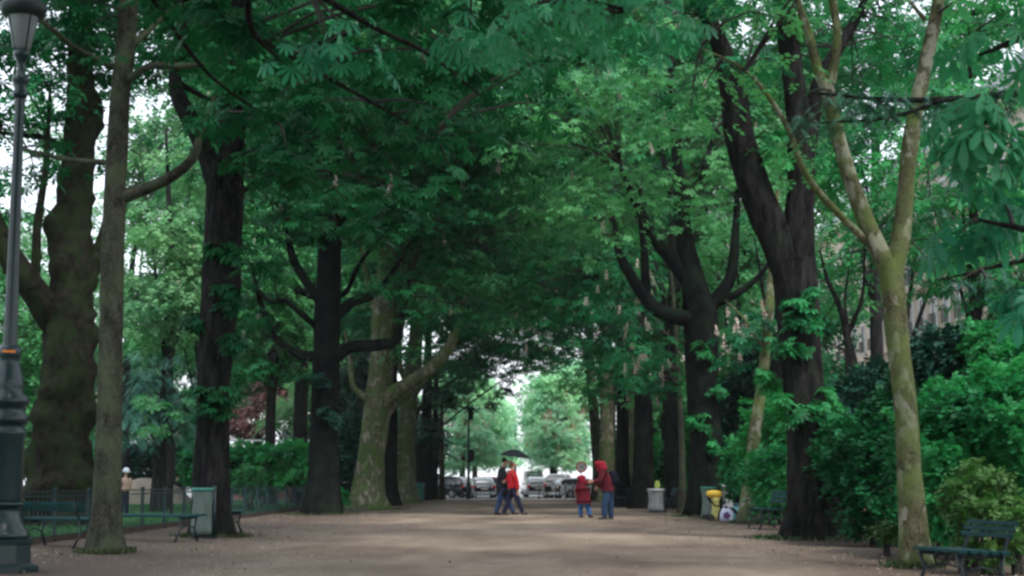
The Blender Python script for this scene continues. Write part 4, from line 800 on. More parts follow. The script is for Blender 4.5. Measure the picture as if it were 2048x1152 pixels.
def bin_(label, x, y, r=.19, h=.86, bag='bag_green', lid='bin_green'):
    root = thing('litter_bin', label, 'litter bin', (x, y, .03), 0, 'park litter bins with hanging bags')
    mb = MB(); rr = random.Random(int(x*100)); V = []
    n, m_ = 28, 16
    prof = [(r*(1.0-.06*math.sin(k/m_*3.1)+(.05 if k > 11 else 0))*(.72 if k == m_ else 1), h*.93*(1-k/m_)+.04) for k in range(m_+1)]
    for i, (q, z) in enumerate(prof):
        for k in range(n):
            a = 6.283*k/n; f = 1+.055*math.sin(a*5+i*.25+rr.random()*.3)+.04*math.sin(a*9-i*.4)
            V.append((q*f*math.cos(a), q*f*math.sin(a), z))
    F_ = [(i*n+k, i*n+(k+1) % n, (i+1)*n+(k+1) % n, (i+1)*n+k) for i in range(m_) for k in range(n)]+[tuple(m_*n+k for k in range(n))]
    mb.add(V, F_); mb.build('bag', M[bag], root, smooth=True)
    mb = MB(); mb.lathe([(r*.2, .06), (r*.85, .07), (r*.88, .2), (r*.8, .33), (r*.4, .4)], 16); mb.build('rubbish', M['rubbish'], root, smooth=True)
    mb = MB(); mb.lathe([(r*1.02, h-.05), (r*1.12, h-.05), (r*1.13, h), (r*1.05, h+.015), (r*.98, h)], 28, caps=False); mb.build('rim', M[lid], root, smooth=True)
    mb = MB(); mb.tube([(r*1.2, 0, -.05), (r*1.2, 0, h+.05)], [.025, .025], 10); mb.build('post', M['iron'], root, smooth=True)
    mb = MB(); mb.lathe([(r*.5, 0), (r*1.3, 0), (r*1.3, .02), (r*.5, .02)], 20, caps=False); mb.build('base_ring', M['iron_dark'], root)
    return root
g = G(403, 1079); bin_('bin with a clear greenish bag in front of the dark chestnut on the left', g[0], g[1], .185, .88)
g = G(1424, 1040); bin_('green rimmed bin directly right of the candelabra chestnut', g[0], g[1]+.5, .22, .86)
g = G(1455, 1036); bin_('white rimmed bin behind the yellow pushchair', g[0]+.05, g[1]+.9, .24, .92, 'bag_grey', 'bin_white')
g = G(1312, 1027); bin_('swollen grey bag bin left of the pale footed young tree', g[0], g[1], .26, .78, 'bag_grey', 'bin_white')
g = G(768, 1012); bin_('far green bin right of the mossy plane tree', g[0], g[1], .24, 1.0, 'bin_green')
g = G(839, 1003); bin_('very far green bin right of the second plane trunk', g[0], g[1], .24, 1.0, 'bin_green')
# yellow green bag lying on the bench by the grey bag bin
def sack(name, label, cat, loc, size, mat, seed=0, scale=(1, 1, 1), group=None, handles=False, mark=None):
    root = thing(name, label, cat, loc, 0, group)
    mb = MB(); n, m_ = 20, 12; V = []
    for i in range(m_+1):
        t = i/m_; q = (1-.35*t**2)*(.85+.15*math.sin(t*3.14)) if i else .7
        for k in range(n):
            a = 6.283*k/n; sq = 1/max(abs(math.cos(a)), abs(math.sin(a)))**.6
            f = q*sq*(1+.08*noise.noise(Vector((math.cos(a)*2+seed, math.sin(a)*2, t*3))))
            V.append((f*math.cos(a)*size[0]/2, f*math.sin(a)*size[1]/2, t*size[2]))
    F_ = [(i*n+k, i*n+(k+1) % n, (i+1)*n+(k+1) % n, (i+1)*n+k) for i in range(m_) for k in range(n)]+[tuple(range(n))[::-1], tuple(m_*n+k for k in range(n))]
    mb.add(V, F_); mb.build('bag_body', mat, root, smooth=True)
    if handles:
        for s in (-1, 1):
            mb = MB(); mb.tube([(-size[0]*.2, s*size[1]*.2, size[2]*.97), (-size[0]*.15, s*size[1]*.25, size[2]*1.25), (size[0]*.15, s*size[1]*.25, size[2]*1.25), (size[0]*.2, s*size[1]*.2, size[2]*.97)], [.008]*4, 6); mb.build('handle', mat, root, smooth=True)
    if mark:
        mb = MB(); pr = [(0, 0), (.085, 0), (.085, .004), (0, .004)]
        V = []; 
        for r_ in (.0, .09): V += [(r_*math.cos(k*.3927)*(1+.25*math.cos(k*1.96)), -size[1]*.56, size[2]*.45+r_*math.sin(k*.3927)*(1+.25*math.cos(k*1.96))) for k in range(16)]
        V += [(v[0], v[1]+.012, v[2]) for v in V[16:32]]
        mb.add(V, [(k, (k+1) % 16, 16+(k+1) % 16, 16+k) for k in range(16)]+[(16+k, 16+(k+1) % 16, 32+(k+1) % 16, 32+k) for k in range(16)])
        mb.build('printed_mark', mark, root)
    return root
Y0 = 41.5
M['yellow'] = plain('yellow_plastic', (.62, .40, .04), .45, 0, .12); M['yellow_pale'] = plain('pale_yellow_cloth', (.42, .40, .12), .8, 0, .2)
M['bag_white'] = plain('white_carrier_bag', (.42, .46, .58), .5, 0, .12); M['purple'] = plain('purple_print', (.09, .03, .14), .6); M['navy'] = plain('navy_cloth', (.004, .005, .011), .9, 0, .2, 6, .1); M['aqua'] = plain('light_blue_cloth', (.14, .36, .40), .7)
x = P(1428, 1000, Y0)[0]
root = thing('pushchair', 'small pushchair with yellow hood and dark curved frame beside the bins', 'pushchair', (x, Y0, .03))
mb = MB(); mb.lathe([(.05, .60), (.16, .61), (.205, .66), (.20, .74), (.16, .78), (.05, .795)], 20, squash=.8); mb.build('hood', M['yellow'], root, smooth=True)
mb = MB(); mb.tube([(.03, 0, .61), (.02, 0, .5), (.05, 0, .34), (.0, -.02, .14), (-.03, -.05, .04)], [.14, .10, .10, .09, .10], 14); mb.build('seat', M['yellow_pale'], root, smooth=True)
for s in (-1, 1):
    mb = MB(); mb.tube([(-.15, s*.17, .6), (-.02, s*.18, .40), (.22, s*.18, .37), (.5, s*.18, .30), (.68, s*.18, .08)], [.02, .02, .024, .024, .02], 8); mb.build('frame', M['navy'], root, smooth=True)
    for wx in (-.1, .68):
        w_ = MB(); V = []
        w_.lathe([(.035, -.02), (.085, -.02), (.09, 0), (.085, .02), (.035, .02)], 18)
        o = w_.build('wheel', M['black'], root, (wx, s*.2, .09)); o.rotation_euler = (R(90), 0, 0)
mb = MB(); mb.tube([(-.15, -.17, .6), (-.2, 0, .66), (-.15, .17, .6)], [.016]*3, 8); mb.build('handle', M['black'], root, smooth=True)
sack('shopping_bag', 'white carrier bag with a round purple mark, standing below the pushchair frame', 'bag', (P(1452, 1000, 41)[0], 41.0, .03), (.36, .2, .33), M['bag_white'], 1, handles=True, mark=M['purple'])
sack('shopping_bag', 'light blue cloth bag right of the white carrier bag', 'bag', (P(1474, 1000, 41.7)[0], 41.9, .03), (.24, .2, .36), M['aqua'], 4, handles=True)
sack('backpack', 'dark navy rucksack on the ground behind the white rimmed bin', 'bag', (P(1480, 1000, 43)[0], 43.0, .03), (.36, .26, .58), M['navy'], 7, handles=True)
sack('plastic_bag', 'yellow green bag on top of the swollen grey bag bin', 'bag', (P(1318, 1000, 52.5)[0], GY(1027), .83), (.2, .18, .26), plain('yellow_green_bag', (.30, .42, .08), .5), 9)

# railing on the left
root = thing('railing', 'dark green park railing between the path and the left lawn', 'fence', (-7.7, 14, .03))
y = 14.0; k = 0
mpost = MB(); mpost.box((0, 0, .43), (.055, .055, .86)); mpost.box((0, 0, .88), (.075, .075, .04)); mpost.box((0, 0, .02), (.09, .09, .05))
p0 = mpost.build('post', M['fence'], root, (0, 0, 0))
L = 2.1
mp = MB()
for z in (.84, .76, .1): mp.box((0, L/2, z), (.026, L-.06, .022))
for i in range(1, 9): mp.tube([(0, i*L/9, .1), (0, i*L/9, .84)], [.007, .007], 6)
q0 = mp.build('rail_panel', M['fence'], root, (0, 0, 0))
for k in range(1, 30):
    o = p0.copy(); C.objects.link(o); o.location.y = k*L
    o = q0.copy(); C.objects.link(o); o.location.y = k*L

# the lamp post
g = G(2, 1147)
root = thing('street_lamp', 'tall ornate green iron lamp post with milky lantern at the left edge', 'street lamp', (g[0], g[1], .02)); LY = g[1]; k_ = LY/F
def zz(py): return P(20, py, LY)[2]
mb = MB(); mb.lathe([(.42, -.05), (.42, .06), (.40, .075), (.33, .10), (.325, .30), (.34, .31), (.345, .36), (.30, .375)], 8); mb.build('plinth', M['iron'], root, bevel=.006)
mb = MB(); mb.lathe([(.30, .37), (.305, .41), (.27, .45), (.215, .55), (.185, .66), (.18, .72), (.215, .73), (.22, .76), (.20, .775)], 32); mb.build('vase_base', M['iron'], root, smooth=True)
mb = MB(); mb.lathe([(.20, .77), (.205, .80), (.20, zz(880)), (.215, zz(872)), (.215, zz(866)), (.20, zz(862)), (.19, zz(855)), (.235, zz(850)), (.24, zz(838)), (.20, zz(830)), (.20, zz(818)), (.235, zz(812)), (.24, zz(800)), (.16, zz(790)), (.17, zz(780)), (.165, zz(760)), (.125, zz(735)), (.115, zz(720)), (.13, zz(715)), (.13, zz(700)), (.105, zz(695))], 32); mb.build('pedestal', M['iron'], root, smooth=True)
mb = MB(); V = []
n = 32; zs = np.linspace(zz(696), zz(190), 14); b = 0
for i, z in enumerate(zs):
    r_ = .078-.026*i/13
    for k in range(n): a = 6.283*k/n; q = r_*(1+.05*math.cos(a*12)); V.append((q*math.cos(a), q*math.sin(a), z))
mb.add(V, [(i*n+k, i*n+(k+1) % n, (i+1)*n+(k+1) % n, (i+1)*n+k) for i in range(13) for k in range(n)]); mb.build('shaft', M['iron'], root, smooth=True)
mb = MB(); mb.lathe([(.075, zz(200)), (.09, zz(190)), (.07, zz(184)), (.08, zz(172)), (.10, zz(165)), (.10, zz(160)), (.06, zz(155)), (.045, zz(140)), (.055, zz(125)), (.09, zz(116)), (.095, zz(108)), (.08, zz(104))], 28); mb.build('collar', M['iron'], root, smooth=True)
gm, t, b_, o_ = mat_new('milky_glass'); b_.inputs['Base Color'].default_value = (.30, .34, .34, 1); b_.inputs['Roughness'].default_value = .25
tr = nd(t, 'ShaderNodeBsdfTranslucent'); tr.inputs[0].default_value = (.26, .29, .29, 1); mx = nd(t, 'ShaderNodeMixShader'); mx.inputs[0].default_value = .45
t.links.new(b_.outputs[0], mx.inputs[1]); t.links.new(tr.outputs[0], mx.inputs[2]); t.links.new(mx.outputs[0], o_.inputs[0])
lan = MB(); lan.lathe([(.085, zz(104)), (.10, zz(98)), (.175, zz(40)), (.175, zz(36))], 24); lg = lan.build('lantern_glass', gm, root, smooth=True)
mb = MB()
for k in range(4):
    a = math.pi/4+k*math.pi/2; mb.tube([(.088*math.cos(a), .088*math.sin(a), zz(106)), (.182*math.cos(a), .182*math.sin(a), zz(38)), (.20*math.cos(a), .20*math.sin(a), zz(20))], [.009]*3, 6)
mb.build('lantern_frame', M['iron'], root, smooth=True)
mb = MB(); mb.lathe([(.18, zz(38)), (.235, zz(36)), (.27, zz(20)), (.26, zz(12)), (.20, zz(4)), (.16, zz(-6)), (.17, zz(-14)), (.10, zz(-40)), (.03, zz(-60)), (.04, zz(-70)), (.01, zz(-85))], 28); mb.build('lantern_cap', M['iron_dark'], root, smooth=True)
mb = MB(); zc = zz(708); V = []
for z in (zc-.014, zc+.014):
    for k in range(9): a = R(-110+k*8); V.append((.1345*math.cos(a), .1345*math.sin(a), z))
mb.add(V, [(k, k+1, 10+k, 9+k) for k in range(8)]); mb.build('sticker', plain('orange_sticker', (.75, .22, .03), .5), root)

# ================================================================ FAR STREET
def house(name, label, X, y0, y1, H, floors, face=-1, depth=12, bay=2.6, frontY=None, cols=None, wall=(.60, .50, .40)):
    """a facade whose front lies in the plane x=X, running from y0 to y1"""
    root = thing(name, label, 'building', (X, y0, 0)); Ln = y1-y0; wm = plain('facade_stone', wall, .85, 0, .12, .8)
    mb = MB(); mb.box((depth/2, Ln/2, H/2), (depth, Ln, H)); mb.build('wall', wm, root)
    fh = (H-1)/floors
    mb = MB()
    mb.box((depth/2, Ln/2, H+.25), (depth+1.2, Ln+.6, .5)); mb.build('cornice', wm, root)
    mb = MB(); V = [(0, -.1, H+.5), (depth, -.1, H+.5), (depth, Ln+.1, H+.5), (0, Ln+.1, H+.5), (1.6, 1, H+3.6), (depth-1.6, 1, H+3.6), (depth-1.6, Ln-1, H+3.6), (1.6, Ln-1, H+3.6)]
    mb.add(V, [(0, 1, 5, 4), (1, 2, 6, 5), (2, 3, 7, 6), (3, 0, 4, 7), (4, 5, 6, 7)]); mb.build('roof', plain('zinc_roof', (.16, .18, .20), .5), root)
    for f in range(1, floors): 
        mb = MB(); mb.box((-.14, Ln/2, f*fh+.1), (.28, Ln, .16)); mb.build('string_course', wm, root)
    # window: frame, pane, shutters; copied
    fr = MB()
    for s in (-1, 1): fr.box((-.03, s*.62, 1.15), (.12, .12, 2.3))
    fr.box((-.03, 0, 2.25), (.12, 1.12, .12)); fr.box((-.02, 0, 1.1), (.06, .06, 2.15)); fr.box((-.02, 0, .06), (.16, 1.12, .12))
    w0 = fr.build('window', M['white'], root)
    pn = MB(); pn.box((.0, 0, 1.12), (.03, 1.1, 2.2)); pane = pn.build('pane', M['glass'], w0)
    ba = MB()
    for z in (.15, .95): ba.box((-.22, 0, z), (.04, 1.5, .04))
    for k in range(9): ba.box((-.22, -.7+k*.175, .55), (.025, .025, .8))
    rail = ba.build('balcony_rail', M['black'], w0)
    first = True; nb = int(Ln/bay)
    for f in range(floors):
        for k in range(nb):
            loc = (0, (k+.5)*bay, f*fh+.55)
            if first: w0.location = loc; first = False; continue
            c = w0.copy(); C.objects.link(c); c.location = loc
            for ch in (pane, rail): d = ch.copy(); C.objects.link(d); d.parent = c
    return root
M['glass'] = plain('window_glass', (.05, .06, .07), .12, 0, .1, 2, .9)
h_ = house('apartment_building', 'pale stone apartment house front glimpsed through the trees on the right', 27, 66, 141, 21.5, 6, bay=2.9)
h_ = house('apartment_building', 'pinkish far building glimpsed between the trunks on the right, across the street', 13, 150, 190, 19, 5, bay=3.0, wall=(.56, .46, .42))

def lathe_wheel(root, x, y, r=.32, wd=.2):
    w_ = MB(); w_.lathe([(r*.6, -wd/2), (r*.95, -wd/2), (r, -wd*.3), (r, wd*.3), (r*.95, wd/2), (r*.6, wd/2)], 24); o = w_.build('wheel', M['black'], root, (x, y, r), smooth=False); o.rotation_euler = (0, R(90), 0)
    h = MB(); h.lathe([(.02, -wd*.52), (r*.2, -wd*.54), (r*.62, -wd*.5), (r*.62, wd*.5), (r*.2, wd*.54), (.02, wd*.52)], 12); h.build('rim', M['rim'], o)
M['rim'] = plain('wheel_rim', (.45, .45, .47), .3, .6, .1)
M['tail'] = plain('tail_lamp_red', (.65, .03, .03), .25, 0, .1, 4, .8)
M['head'] = plain('headlamp_glass', (.7, .7, .72), .1, 0, .05, 4, .9)
M['plate'] = plain('number_plate', (.7, .66, .5), .5, 0, .05)
def car(label, x, y, rz, col, L=4.1, W=1.76, H=1.48, kind='hatch', z=-.02, name='parked_car', metal=.3):
    """length along local y, rear at -y"""
    root = thing(name, label, 'van' if kind == 'van' else 'car', (x, y, z), rz, 'vehicles parked and driving in the street beyond the path')
    pm, t, b, o_ = mat_new('car_paint'); b.inputs['Base Color'].default_value = (*col, 1); b.inputs['Roughness'].default_value = .28; b.inputs['Metallic'].default_value = metal; b.inputs['Coat Weight'].default_value = .6
    hb = .62*H if kind != 'van' else .5*H
    # stations along the length: (y, sill z, belt z, roof z, half width belt, half width roof)
    h = W/2
    if kind == 'van': st = [(-.5, .35, hb, H*.93, .93, .80), (-.485, .25, hb, H*.99, .98, .86), (-.2, .24, hb, H, 1, .88), (.2, .24, hb, H*.99, 1, .88), (.3, .24, hb, H*.93, 1, .84), (.4, .24, hb*.98, hb*1.02, .98, .80), (.48, .28, hb*.82, hb*.84, .92, .8), (.5, .34, hb*.62, hb*.64, .84, .7)]
    else: st = [(-.5, .36, hb*.78, hb*.80, .86, .78), (-.49, .27, hb*.96, hb*1.03, .94, .80), (-.455, .22, hb, H*.86, .97, .70), (-.39, .20, hb*1.02, H*.97, .99, .72), (-.2, .19, hb*1.0, H, 1, .74), (.05, .19, hb*.98, H*.99, 1, .74), (.13, .19, hb*.97, H*.93, 1, .72), (.26, .19, hb*.94, hb*.97, .99, .74), (.40, .20, hb*.84, hb*.87, .96, .74), (.48, .24, hb*.68, hb*.70, .88, .7), (.5, .32, hb*.52, hb*.53, .78, .6)]
    V = []; n = 12
    for (yy, z0, zb, zr, wb, wr) in st:
        pts = [(h*wb*.9, z0), (h*wb*.985, z0+.1), (h*wb*1.0, z0+(zb-z0)*.55), (h*wb*.975, zb), (h*wr*1.0, zr-(zr-zb)*.10), (h*wr*.86, zr)]
        ring = pts+[(-a, b2) for a, b2 in pts[::-1]]
        V += [(a, yy*L, b2) for a, b2 in ring]
    m_ = len(st); F_ = [(i*n+k, i*n+(k+1) % n, (i+1)*n+(k+1) % n, (i+1)*n+k) for i in range(m_-1) for k in range(n)]
    F_ += [tuple(range(n)), tuple((m_-1)*n+k for k in range(n))[::-1]]
    mb = MB(); mb.add(V, F_); mb.build('body', pm, root, smooth=True)
    # glass: quads lifted a little off the greenhouse
    def q(i, k, u, v):        # point on the ring surface between stations i,i+1 at column k (belt) .. k+1 (roof rail)
        a = Vector(V[i*n+k]).lerp(Vector(V[(i+1)*n+k]), u); b2 = Vector(V[i*n+k+1]).lerp(Vector(V[(i+1)*n+k+1]), u); return a.lerp(b2, v)
    cab = [i for i in range(m_-1) if st[i][3]-st[i][2] > .2*H and st[i+1][3]-st[i+1][2] > .2*H]
    for side, k in ((1, 3), (-1, 7)):
        g_ = MB(); i0, i1 = cab[0], cab[-1]
        vv = []
        for i in cab+[cab[-1]+1]:
            for v in (.08, .9):
                a = Vector(V[i*n+k]); c = Vector(V[i*n+k+1]); vv.append((a.lerp(c, v if side > 0 else 1-v))+Vector((side*.012, 0, 0)))
        g_.add(vv, [(2*j, 2*j+1, 2*j+3, 2*j+2) for j in range(len(cab))]); g_.build('side_window', M['glass'], root)
    def across(i, v0, v1, i2, dy, nm, mat):
        A = Vector(V[i*n+3]); Bv = Vector(V[i*n+5]); Cc = Vector(V[i2*n+3]); D = Vector(V[i2*n+5]) 
    # rear and front screens
    for (ia, ib, nm, s) in (((1, 3, 'rear_window', -1) if kind != 'van' else (0, 1, 'rear_window', -1)), ((6, 7, 'windscreen', 1) if kind != 'van' else (4, 5, 'windscreen', 1))):
        lo, hi = (ia, ib) if s < 0 else (ib, ia)
        zl = st[lo][3]+.02; zh = st[hi][3]-.05
        yl = st[lo][0]*L; yh = st[hi][0]*L
        g_ = MB(); wl = h*.72; wh = h*.62
        if kind == 'van' and s < 0: zl = hb+.1; yl = yh = -.5*L-.01; zh = H*.85
        off = Vector((0, s*.03, .02))
        g_.add([Vector((-wl, yl, zl))+off, Vector((wl, yl, zl))+off, Vector((wh, yh, zh))+off, Vector((-wh, yh, zh))+off], [(0, 1, 2, 3)]); g_.build(nm, M['glass'], root)
    for s in (-1, 1):
        for yy in (-.31, .31): lathe_wheel(root, s*(h-.1), yy*L)
        mb = MB(); mb.box((s*h*.80, -L*.485, hb*.86), (.24, .16, .20)); mb.build('tail_lamp', M['tail'], root, bevel=.02)
        mb = MB(); mb.box((s*h*.68, L*.475, hb*.62), (.30, .14, .13)); mb.build('headlight', M['head'], root, bevel=.02)
        mb = MB(); mb.box((s*(h+.06), L*.17, hb+.03), (.16, .10, .12)); mb.build('mirror', pm, root, bevel=.02)
    mb = MB(); mb.box((0, -L*.5-.005, .36), (W*.84, .09, .2)); mb.build('bumper', M['black'] if kind != 'hatch' else pm, root, bevel=.03)
    mb = MB(); mb.box((0, -L*.5-.03, hb*.7), (.5, .02, .11)); mb.build('number_plate', M['plate'], root)
    return root
def cx(px, Y): return P(px, 960, Y)[0]
car('dark blue car seen from the side behind the left end trunks, red tail lamp', cx(880, 110), 110, R(68), (.015, .02, .035), 4.2, 1.76, 1.5)
car('white car roof behind the dark blue car at left', cx(893, 121), 121, R(75), (.55, .56, .58), 4.3, 1.76, 1.55)
car('silver hatchback seen from behind, left of the couple', cx(964, 113), 113, R(6), (.72, .74, .77), 4.0, 1.74, 1.45)
car('red car parked behind the silver hatchback', cx(960, 123), 124, R(80), (.30, .02, .03), 4.1, 1.74, 1.55)
car('pale silver hatchback with red tail lamps driving away in the street', cx(1072, 118), 118, R(4), (.72, .72, .74), 4.0, 1.72, 1.52)
car('white delivery van far down the street', cx(1064, 150), 150, R(3), (.7, .7, .7), 5.2, 1.95, 2.35, 'van', metal=0)
car('pale beige off road car seen from behind, left of the child', cx(1120, 109), 109, R(-10), (.7, .67, .6), 4.4, 1.82, 1.68, metal=.1)
car('low white car directly behind the child', cx(1162, 107), 107.5, R(-62), (.78, .79, .8), 4.2, 1.76, 1.42, metal=.1)
car('grey car far left across the street, between the trunks', cx(850, 118), 118, R(85), (.2, .21, .22), 4.2, 1.76, 1.5)

# bollards on the pavement edge
bl = None
for px in (876, 906, 952, 981, 1078, 1094, 1112, 1119, 1131, 1146, 1176):
    Yb = 101.2
    if bl is None:
        bl = thing('bollard', 'slim dark bollard at the pavement edge in front of the street', 'bollard', (cx(px, Yb), Yb, .03), 0, 'bollards at the pavement edge')
        mb = MB(); mb.lathe([(.05, 0), (.05, .1), (.035, .14), (.035, .8), (.05, .82), (.05, .86)], 12); mb.build('post', M['iron_dark'], bl, smooth=True)
        mb = MB(); mb.lathe([(.03, .86), (.055, .90), (.05, .95), (.015, .98)], 12); mb.build('cap', M['white'], bl, smooth=True)
    else:
        c = bl.copy(); C.objects.link(c); c.location.x = cx(px, Yb)
        for ch in bl.children: d = ch.copy(); C.objects.link(d); d.parent = c
# round speed sign
Ys = 99.5
root = thing('road_sign', 'round white sign with red border on a thin pole above the child', 'road sign', (cx(1163, Ys), Ys, .03))
zs_ = P(1163, 935, Ys)[2]
mb = MB(); mb.tube([(0, .03, -.03), (0, .03, zs_+.35)], [.03, .03], 10); mb.build('pole', plain('grey_pole', (.3, .31, .32), .5), root)
mb = MB(); mb.lathe([(.35, -.01), (.35, .01)], 32); o = mb.build('border', plain('sign_red', (.6, .03, .04), .4), root, (0, 0, zs_)); o.rotation_euler = (R(90), 0, 0)
mb = MB(); mb.lathe([(.26, -.006), (.26, .006)], 32); o = mb.build('face', M['white'], root, (0, -.012, zs_)); o.rotation_euler = (R(90), 0, 0)
fc = bpy.data.curves.new('digits', 'FONT'); fc.body = '30'; fc.size = .34; fc.align_x = 'CENTER'; fc.align_y = 'CENTER'; fc.extrude = .004
tmp = bpy.data.objects.new('tmp', fc); C.objects.link(tmp)
dg = bpy.context.evaluated_depsgraph_get(); me = bpy.data.meshes.new_from_object(tmp.evaluated_get(dg)); bpy.data.objects.remove(tmp)
me.materials.clear(); me.materials.append(M['black']); o = mobj('digits', me, root, (0, -.026, zs_)); o.rotation_euler = (R(90), 0, 0)
# traffic light mast
Ym = 99
root = thing('traffic_light', 'tall dark mast with signal boxes standing before the left flowering tree', 'traffic light', (cx(937, Ym), Ym, .03))
zt = P(937, 795, Ym)[2]
mb = MB(); mb.lathe([(.15, -.03), (.15, .9), (.09, 1.1), (.075, 2.5), (.05, zt)], 14); mb.build('mast', M['iron_dark'], root, smooth=True)
for dz, dx in ((P(937, 828, Ym)[2], .16), (P(937, 912, Ym)[2], .2)):
    mb = MB(); mb.box((dx, 0, dz), (.26, .28, .8)); bx = mb.build('signal_box', M['iron_dark'], root, bevel=.03)
    for i in range(3):
        mb = MB(); mb.lathe([(.03, .0), (.085, .0), (.10, -.14), (.09, -.14), (.08, -.02)], 14, caps=False); o = mb.build('hood', M['black'], bx, (dx, -.14, dz+.25-.25*i)); o.rotation_euler = (R(-90), 0, 0)
mb = MB(); mb.tube([(0, 0, zt-.05), (.25, -.2, zt+.1), (.55, -.4, zt+.08)], [.04, .035, .03], 8); mb.lathe([(.02, zt-.02), (.16, zt+.02), (.12, zt+.12), (.02, zt+.14)], 12, c=(.6, -.45, 0)); mb.build('lamp_arm', M['iron_dark'], root, smooth=True)
# white garden rail and its posts behind the clipped hedge, low rear wall
root = thing('handrail', 'white horizontal handrail behind the clipped hedge on the left', 'handrail', (P(540, 880, 88)[0], 88, 0))
z_ = P(540, 881, 88)[2]
mb = MB(); mb.box((0, 0, z_), (5.4, .06, .10)); mb.build('rail', M['white'], root, bevel=.01)
for xx in (-2.6, -.9, .9, 2.6):
    mb = MB(); mb.box((xx, .06, z_/2), (.05, .05, z_)); mb.build('post', plain('grey_pole', (.3, .31, .32), .5), root)
root = thing('garden_wall', 'low rose coloured wall behind the white handrail', 'wall', (P(540, 880, 100)[0], 100, 0))
mb = MB(); mb.box((0, 0, 1.2), (7, .3, 2.4)); mb.build('wall', plain('rose_render', (.28, .14, .13), .9), root)
mb = MB(); mb.box((0, 0, 2.45), (7.2, .45, .1)); mb.build('coping', M['pave'], root)
# sand heap
Yh = 80
root = thing('sand_heap', 'long pale heap of sand behind the railing, in front of the children', 'sand heap', (P(306, 1000, Yh)[0], Yh, 0))
nx, ny = 60, 26; V = []
for j in range(ny):
    for i in range(nx):
        u = i/(nx-1)*2-1; v = j/(ny-1)*2-1; hgt = max(0, 1-abs(u)**3.2)*max(0, 1-v*v)*(1.02-.20*u)+.06*noise.noise(Vector((u*5, v*3, 1)))*(1-v*v)
        V.append((u*2.0, v*1.6, hgt*1.22-.03))
me = np_mesh('heap', V, [(j*nx+i, j*nx+i+1, (j+1)*nx+i+1, (j+1)*nx+i) for j in range(ny-1) for i in range(nx-1)], plain('pale_sand', (.24, .21, .165), .95, 0, .2, 8), True); mobj('heap', me, root)

# ================================================================ PEOPLE
def skin_mesh(name, chains, mat, parent, sub=2, root_i=0):
    """chains: list of [(x,y,z,r), ...]; a point given twice (same xyz) is one joint"""
    V, Rr, E, idx = [], [], [], {}
    def vi(p):
        k = (round(p[0], 4), round(p[1], 4), round(p[2], 4))
        if k not in idx: idx[k] = len(V); V.append(p[:3]); Rr.append(p[3])
        return idx[k]
    for ch in chains:
        ids = [vi(p) for p in ch]
        for a, b in zip(ids, ids[1:]): E.append((a, b))
    me = bpy.data.meshes.new(name); me.from_pydata(V, E, []); me.update()
    o = bpy.data.objects.new(name, me); C.objects.link(o)
    m1 = o.modifiers.new('skin', 'SKIN'); m1.use_smooth_shade = True; m1.branch_smoothing = .4
    sv = me.skin_vertices[0].data if me.skin_vertices else None
    if sv is None:
        bm = bmesh.new(); bm.from_mesh(me); bm.verts.layers.skin.verify(); bm.to_mesh(me); bm.free(); sv = me.skin_vertices[0].data
    for i, r in enumerate(Rr):
        sv[i].radius = (r, r) if not isinstance(r, tuple) else r; sv[i].use_root = (i == root_i)
    m2 = o.modifiers.new('sub', 'SUBSURF'); m2.levels = sub; m2.render_levels = sub
    dg = bpy.context.evaluated_depsgraph_get(); dg.update()
    res = bpy.data.meshes.new_from_object(o.evaluated_get(dg)); bpy.data.objects.remove(o)
    res.name = name; res.materials.clear(); res.materials.append(mat); res.shade_smooth()
    return mobj(name, res, parent)
def cloth(name, c, var=.2): return plain(name, c, .85, 0, var, 14, .2)
M['skin'] = plain('skin', (.42, .24, .17), .55, 0, .08, 10)
def lerp(a, b, t): return tuple(a[i]+(b[i]-a[i])*t for i in range(3))
